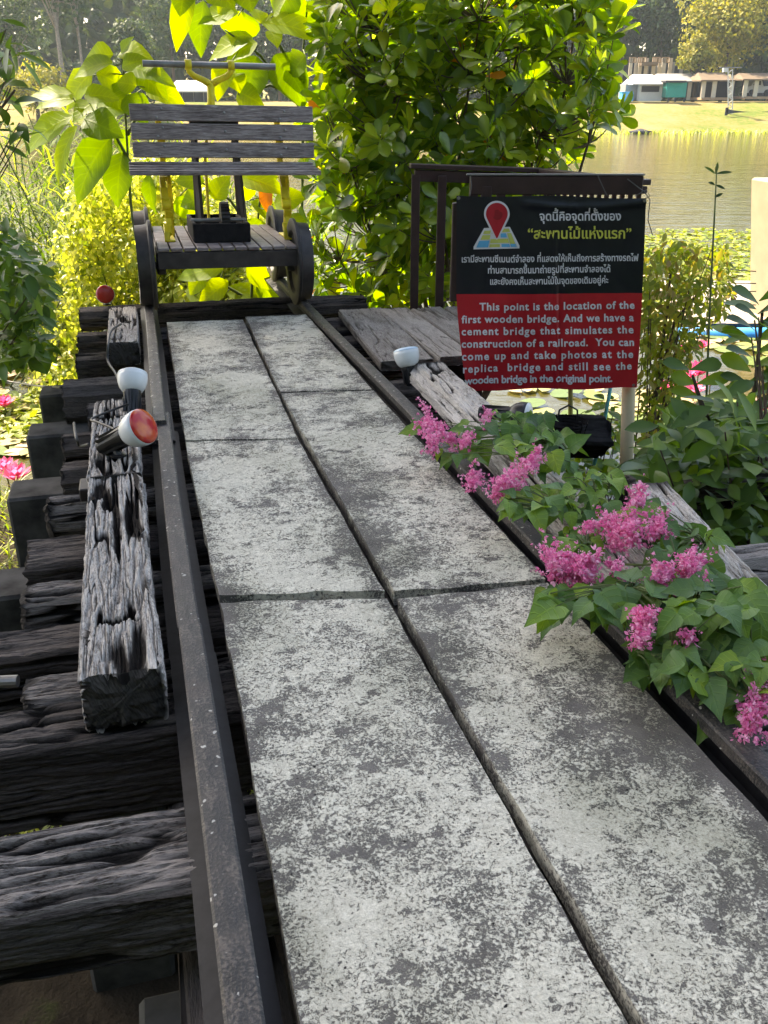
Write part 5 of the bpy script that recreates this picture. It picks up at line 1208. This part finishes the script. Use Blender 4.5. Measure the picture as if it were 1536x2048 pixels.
for x0, x1 in ((1259, 1273), (1277, 1293), (1306, 1322), (1326, 1340)):
    mb = MB(); fbox(mb, x0, 114, x1, 116, Y, .12); fbox(mb, x0, 124, x1, 125.5, Y, .12)
    for k in range(5): fbox(mb, x0 + (x1 - x0) * k / 4.2, 116, x0 + (x1 - x0) * k / 4.2 + 1, 124, Y, .08)
    mb.build('railing', fm_['far_wood'], e, mw=I)
mb = MB(); mb.tube([W(1320, 126, Y), W(1328, 160, Y)], .1, 5); mb.build('brace', fm_['far_post'], e, mw=I)
e, I, g = thing('dark_fence', 'tall dark fence panels behind the timber lookout', 'fence', 1300, FY + 18)
mb = MB(); fbox(mb, 1225, 126, 1362, 163, FY + 18, .15); mb.build('panel', fm_['far_dark'], e, mw=I)
for x in range(1225, 1365, 17): mb = MB(); fbox(mb, x, 124, x + 2, 163, FY + 17.8, .15); mb.build('post', fm_['far_grey'], e, mw=I)
e, I, g = thing('parked_pickup', 'white pickup parked under the right pavilion on the far bank', 'pickup', 1512, FY + 2.5)
a, b = W(1492, 193, FY + 2.2), W(1545, 170, FY + 2.2); ln = b[0] - a[0]; z0 = a[2] + .35
body = [(a[0], z0), (a[0] + ln, z0), (a[0] + ln, z0 + .65), (a[0] + ln * .62, z0 + .65), (a[0] + ln * .52, z0 + 1.25), (a[0] + ln * .24, z0 + 1.25), (a[0] + ln * .14, z0 + .72), (a[0], z0 + .6)]
MB().prism(body, FY + 2, FY + 3.7).build('body', fm_['far_white'], e, mw=I)
mb = MB(); mb.prism([(a[0] + ln * .18, z0 + .76), (a[0] + ln * .50, z0 + .76), (a[0] + ln * .48, z0 + 1.15), (a[0] + ln * .26, z0 + 1.15)], FY + 1.985, FY + 3.715); mb.build('window', fm_['far_dark'], e, mw=I)
for k in (.18, .8): MB().lathe([(.1, -.12), (.34, -.12), (.34, .12), (.1, .12)], 18, (a[0] + ln * k, FY + 2.0, z0), (0, 1, 0)).build('wheel', fm_['far_dark'], e, mw=I)
e, I, g = thing('far_shed', 'low white roofed shed seen between the leaves left of the yellow fork', 'shed', 385, FY)
mb = MB(); roof(mb, 335, 415, 160, 182, FY, 5); mb.build('roof', fm_['far_white'], e, mw=I); mb = MB(); fbox(mb, 340, 181, 410, 204, FY + .5, 4); mb.build('wall', fm_['far_dark'], e, mw=I)
for x in (342, 364, 386, 406): mb = MB(); fbox(mb, x, 181, x + 2, 204, FY, .12); mb.build('post', fm_['far_post'], e, mw=I)
a = W(1282, 257, 84); mb = MB(); mb.lathe([(.05, 0), (.9, .0), (1.0, .18), (.5, .28), (.1, .4)], 16, (a[0], 84, -.02)); tag(mb.build('floating_buoy', fm_['far_dark'], smooth=True), 'small dark float lying off the far grassy shore', 'float')

# --- far trees
def far_tree(lab, px, Y, top, bot, wpx, mat, seed, n=2600, trunk='bark', card=.42, tw=.22, cat='tree', lean=0, clump=16):
    r_ = np.random.default_rng(seed); x0 = W(px, 200, Y)[0]; g = gz(x0, Y); zt, zb = W(px, top, Y)[2], W(px, bot, Y)[2]; wd = wpx / FPX * Y / cp / 2
    e = empty('far_tree', (x0, Y, g)); tag(e, lab, cat, 'trees on the far bank')
    c = nrm(r_.normal(size=(clump, 3))) * (r_.random((clump, 1)) ** .5) * [wd * .72, wd * .72, (zt - zb) * .40] + [0, 0, (zt + zb) / 2 - g]
    i = r_.integers(0, clump, n); d = nrm(r_.normal(size=(n, 3))); rad = wd * .42 * (.55 + .45 * r_.random((n, 1)))
    P = c[i] + d * rad * [1, 1, .8]
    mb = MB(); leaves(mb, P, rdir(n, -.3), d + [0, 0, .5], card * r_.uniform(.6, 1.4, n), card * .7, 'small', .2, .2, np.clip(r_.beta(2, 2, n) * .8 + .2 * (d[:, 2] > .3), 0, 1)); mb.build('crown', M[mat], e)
    sm = MB(); tp_ = np.array([lean, 0, (zt + zb) / 2 - g]); sm.tube(bezier((0, 0, -.3), tp_, (tw, 0, 0), 7), np.linspace(tw, tw * .45, 7), 8)
    for q in c[:9]: sm.tube(bezier(tp_ * r_.uniform(.45, .95), q, (0, 0, .3), 5), np.linspace(tw * .4, tw * .12, 5), 5)
    sm.build('trunk', M[trunk], e, smooth=True)
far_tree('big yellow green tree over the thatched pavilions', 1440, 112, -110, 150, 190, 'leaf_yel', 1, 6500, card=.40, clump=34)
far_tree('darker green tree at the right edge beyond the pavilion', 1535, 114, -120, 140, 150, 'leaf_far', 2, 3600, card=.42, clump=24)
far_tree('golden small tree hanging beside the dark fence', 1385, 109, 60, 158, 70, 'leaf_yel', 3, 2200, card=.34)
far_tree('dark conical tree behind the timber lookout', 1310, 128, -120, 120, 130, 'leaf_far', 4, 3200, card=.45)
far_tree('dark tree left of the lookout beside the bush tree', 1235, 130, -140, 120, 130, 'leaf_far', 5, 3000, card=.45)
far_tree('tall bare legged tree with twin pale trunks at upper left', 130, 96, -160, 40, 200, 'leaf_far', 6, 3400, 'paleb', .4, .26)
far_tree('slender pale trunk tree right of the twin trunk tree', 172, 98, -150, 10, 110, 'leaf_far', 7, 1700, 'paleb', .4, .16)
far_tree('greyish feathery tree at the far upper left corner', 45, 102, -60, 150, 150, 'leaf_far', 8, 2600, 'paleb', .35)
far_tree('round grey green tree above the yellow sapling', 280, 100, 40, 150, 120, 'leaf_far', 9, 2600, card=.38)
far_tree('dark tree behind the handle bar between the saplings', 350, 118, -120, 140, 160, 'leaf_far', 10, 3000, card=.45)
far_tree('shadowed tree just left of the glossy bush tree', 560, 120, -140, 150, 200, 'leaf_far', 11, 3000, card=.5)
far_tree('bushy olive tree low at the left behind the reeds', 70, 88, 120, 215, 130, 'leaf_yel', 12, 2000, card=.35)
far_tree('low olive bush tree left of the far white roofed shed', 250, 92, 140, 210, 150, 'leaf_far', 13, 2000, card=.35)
mb = MB(); n = 26000; x = rng.uniform(-105, 105, n); y = rng.uniform(128, 165, n); z = rng.random(n) ** .8 * (20 + 8 * (fbm(x * .08, y * .08, 0, 3, 3) - .5) * 2) + 1
leaves(mb, np.stack([x, y, z], 1), rdir(n, -.3), rdir(n, .8), rng.uniform(1.1, 2.4, n), 1.4, 'small', .2, .2, np.clip(rng.beta(1.6, 2.4, n), 0, 1))
tag(mb.build('far_wood', M['leaf_far']), kind='stuff')
mb = MB(); n = 2600; x = rng.uniform(10, 75, n); y = 85 + 3.0 * np.sin(x * 0.05 + 1) - 1.5 * np.sin(x * .13) - 4.2 + rng.uniform(-.8, 3.5, n); a = rng.random(n) * 6.3
leaves(mb, np.stack([x, y, np.zeros(n)], 1), np.stack([np.cos(a) * .5, np.sin(a) * .5, np.ones(n)], 1), np.stack([-np.cos(a), -np.sin(a), np.full(n, .6)], 1), rng.uniform(.08, .45, n), .10, 'blade', .1, .4)
tag(mb.build('shore_grass', M['leaf_creep']), kind='stuff')

# --- unseen tree added above the frame, crown shaped to shade the deck
e = empty('added_shade_tree', (-9.3, 3.2, .3)); tag(e, 'unseen tree added at the left to shade the near track', 'tree')
SHP = [(-2.6, -1), (3.6, -1), (3.5, 4.2), (2.4, 4.7), (1.9, 5.3), (1.65, 6.3), (1.3, 7.0), (-1.9, 7.2), (-2.7, 5.2)]
n = 5200; q = np.array(polysample(SHP, n)); k = rng.uniform(7.2, 10.4, n) + 1.0 * np.sin(q[:, 0] * 1.3) * np.cos(q[:, 1]); P = np.column_stack([q, np.full(n, 1.8)]) + np.array(SUND) * k[:, None] + rng.normal(size=(n, 3)) * .10 - [-9.3, 3.2, .3]
mb = MB(); leaves(mb, P, rdir(n, -.2), rdir(n, 1.2), rng.uniform(.35, .6, n), .36, 'ellip', .15, .2); mb.build('crown', M['leaf_dark'], e)
sm = MB(); top = np.array([4.2, 2.6, 7.2]); sm.tube(bezier((0, 0, -.6), top, (-.6, 0, .8), 12), np.linspace(.32, .16, 12), 10)
for k in range(12): sm.tube(bezier(top * rng.uniform(.75, 1), P[rng.integers(0, n)], (0, 0, .5), 7), np.linspace(.10, .02, 7), 6)
sm.build('trunk', M['bark'], e, smooth=True)

e = empty('sky_block_hedge', (0, -5.0, .4)); tag(e, 'unseen tall hedge added behind the viewer to block sky light', 'hedge')  # added out of view to cut sky light from behind the camera
n = 2600; P = np.stack([rng.uniform(-12, 12, n), rng.uniform(-1.4, 1.4, n), rng.random(n) * 9.5], 1)
mb = MB(); leaves(mb, P, rdir(n, -.3), rdir(n, .3) + [0, 1, 0], rng.uniform(.6, 1.1, n), .7, 'ellip', .15, .2); mb.build('foliage', M['leaf_dark'], e)
sm = MB()
for k in range(7): sm.tube(bezier((-10 + k * 3.3, 0, -.4), (-10 + k * 3.3 + rng.normal() * .5, 0, 8), (.3, 0, 0), 8), np.linspace(.15, .05, 8), 7)
sm.build('trunk', M['bark'], e)

# --- haze over the lake
hz = MB().box((0, 180, 22), (560, 520, 50)).build('haze', bpy.data.materials.new('haze')); tag(hz, kind='stuff')
hm = hz.data.materials[0]; hm.use_nodes = True; ht = hm.node_tree
ht.nodes.remove(ht.nodes['Principled BSDF']); pv = ht.nodes.new('ShaderNodeVolumePrincipled')
pv.inputs['Color'].default_value = (.80, .90, 1, 1); pv.inputs['Density'].default_value = .00032; pv.inputs['Anisotropy'].default_value = .3
ht.links.new(pv.outputs[0], ht.nodes['Material Output'].inputs['Volume'])
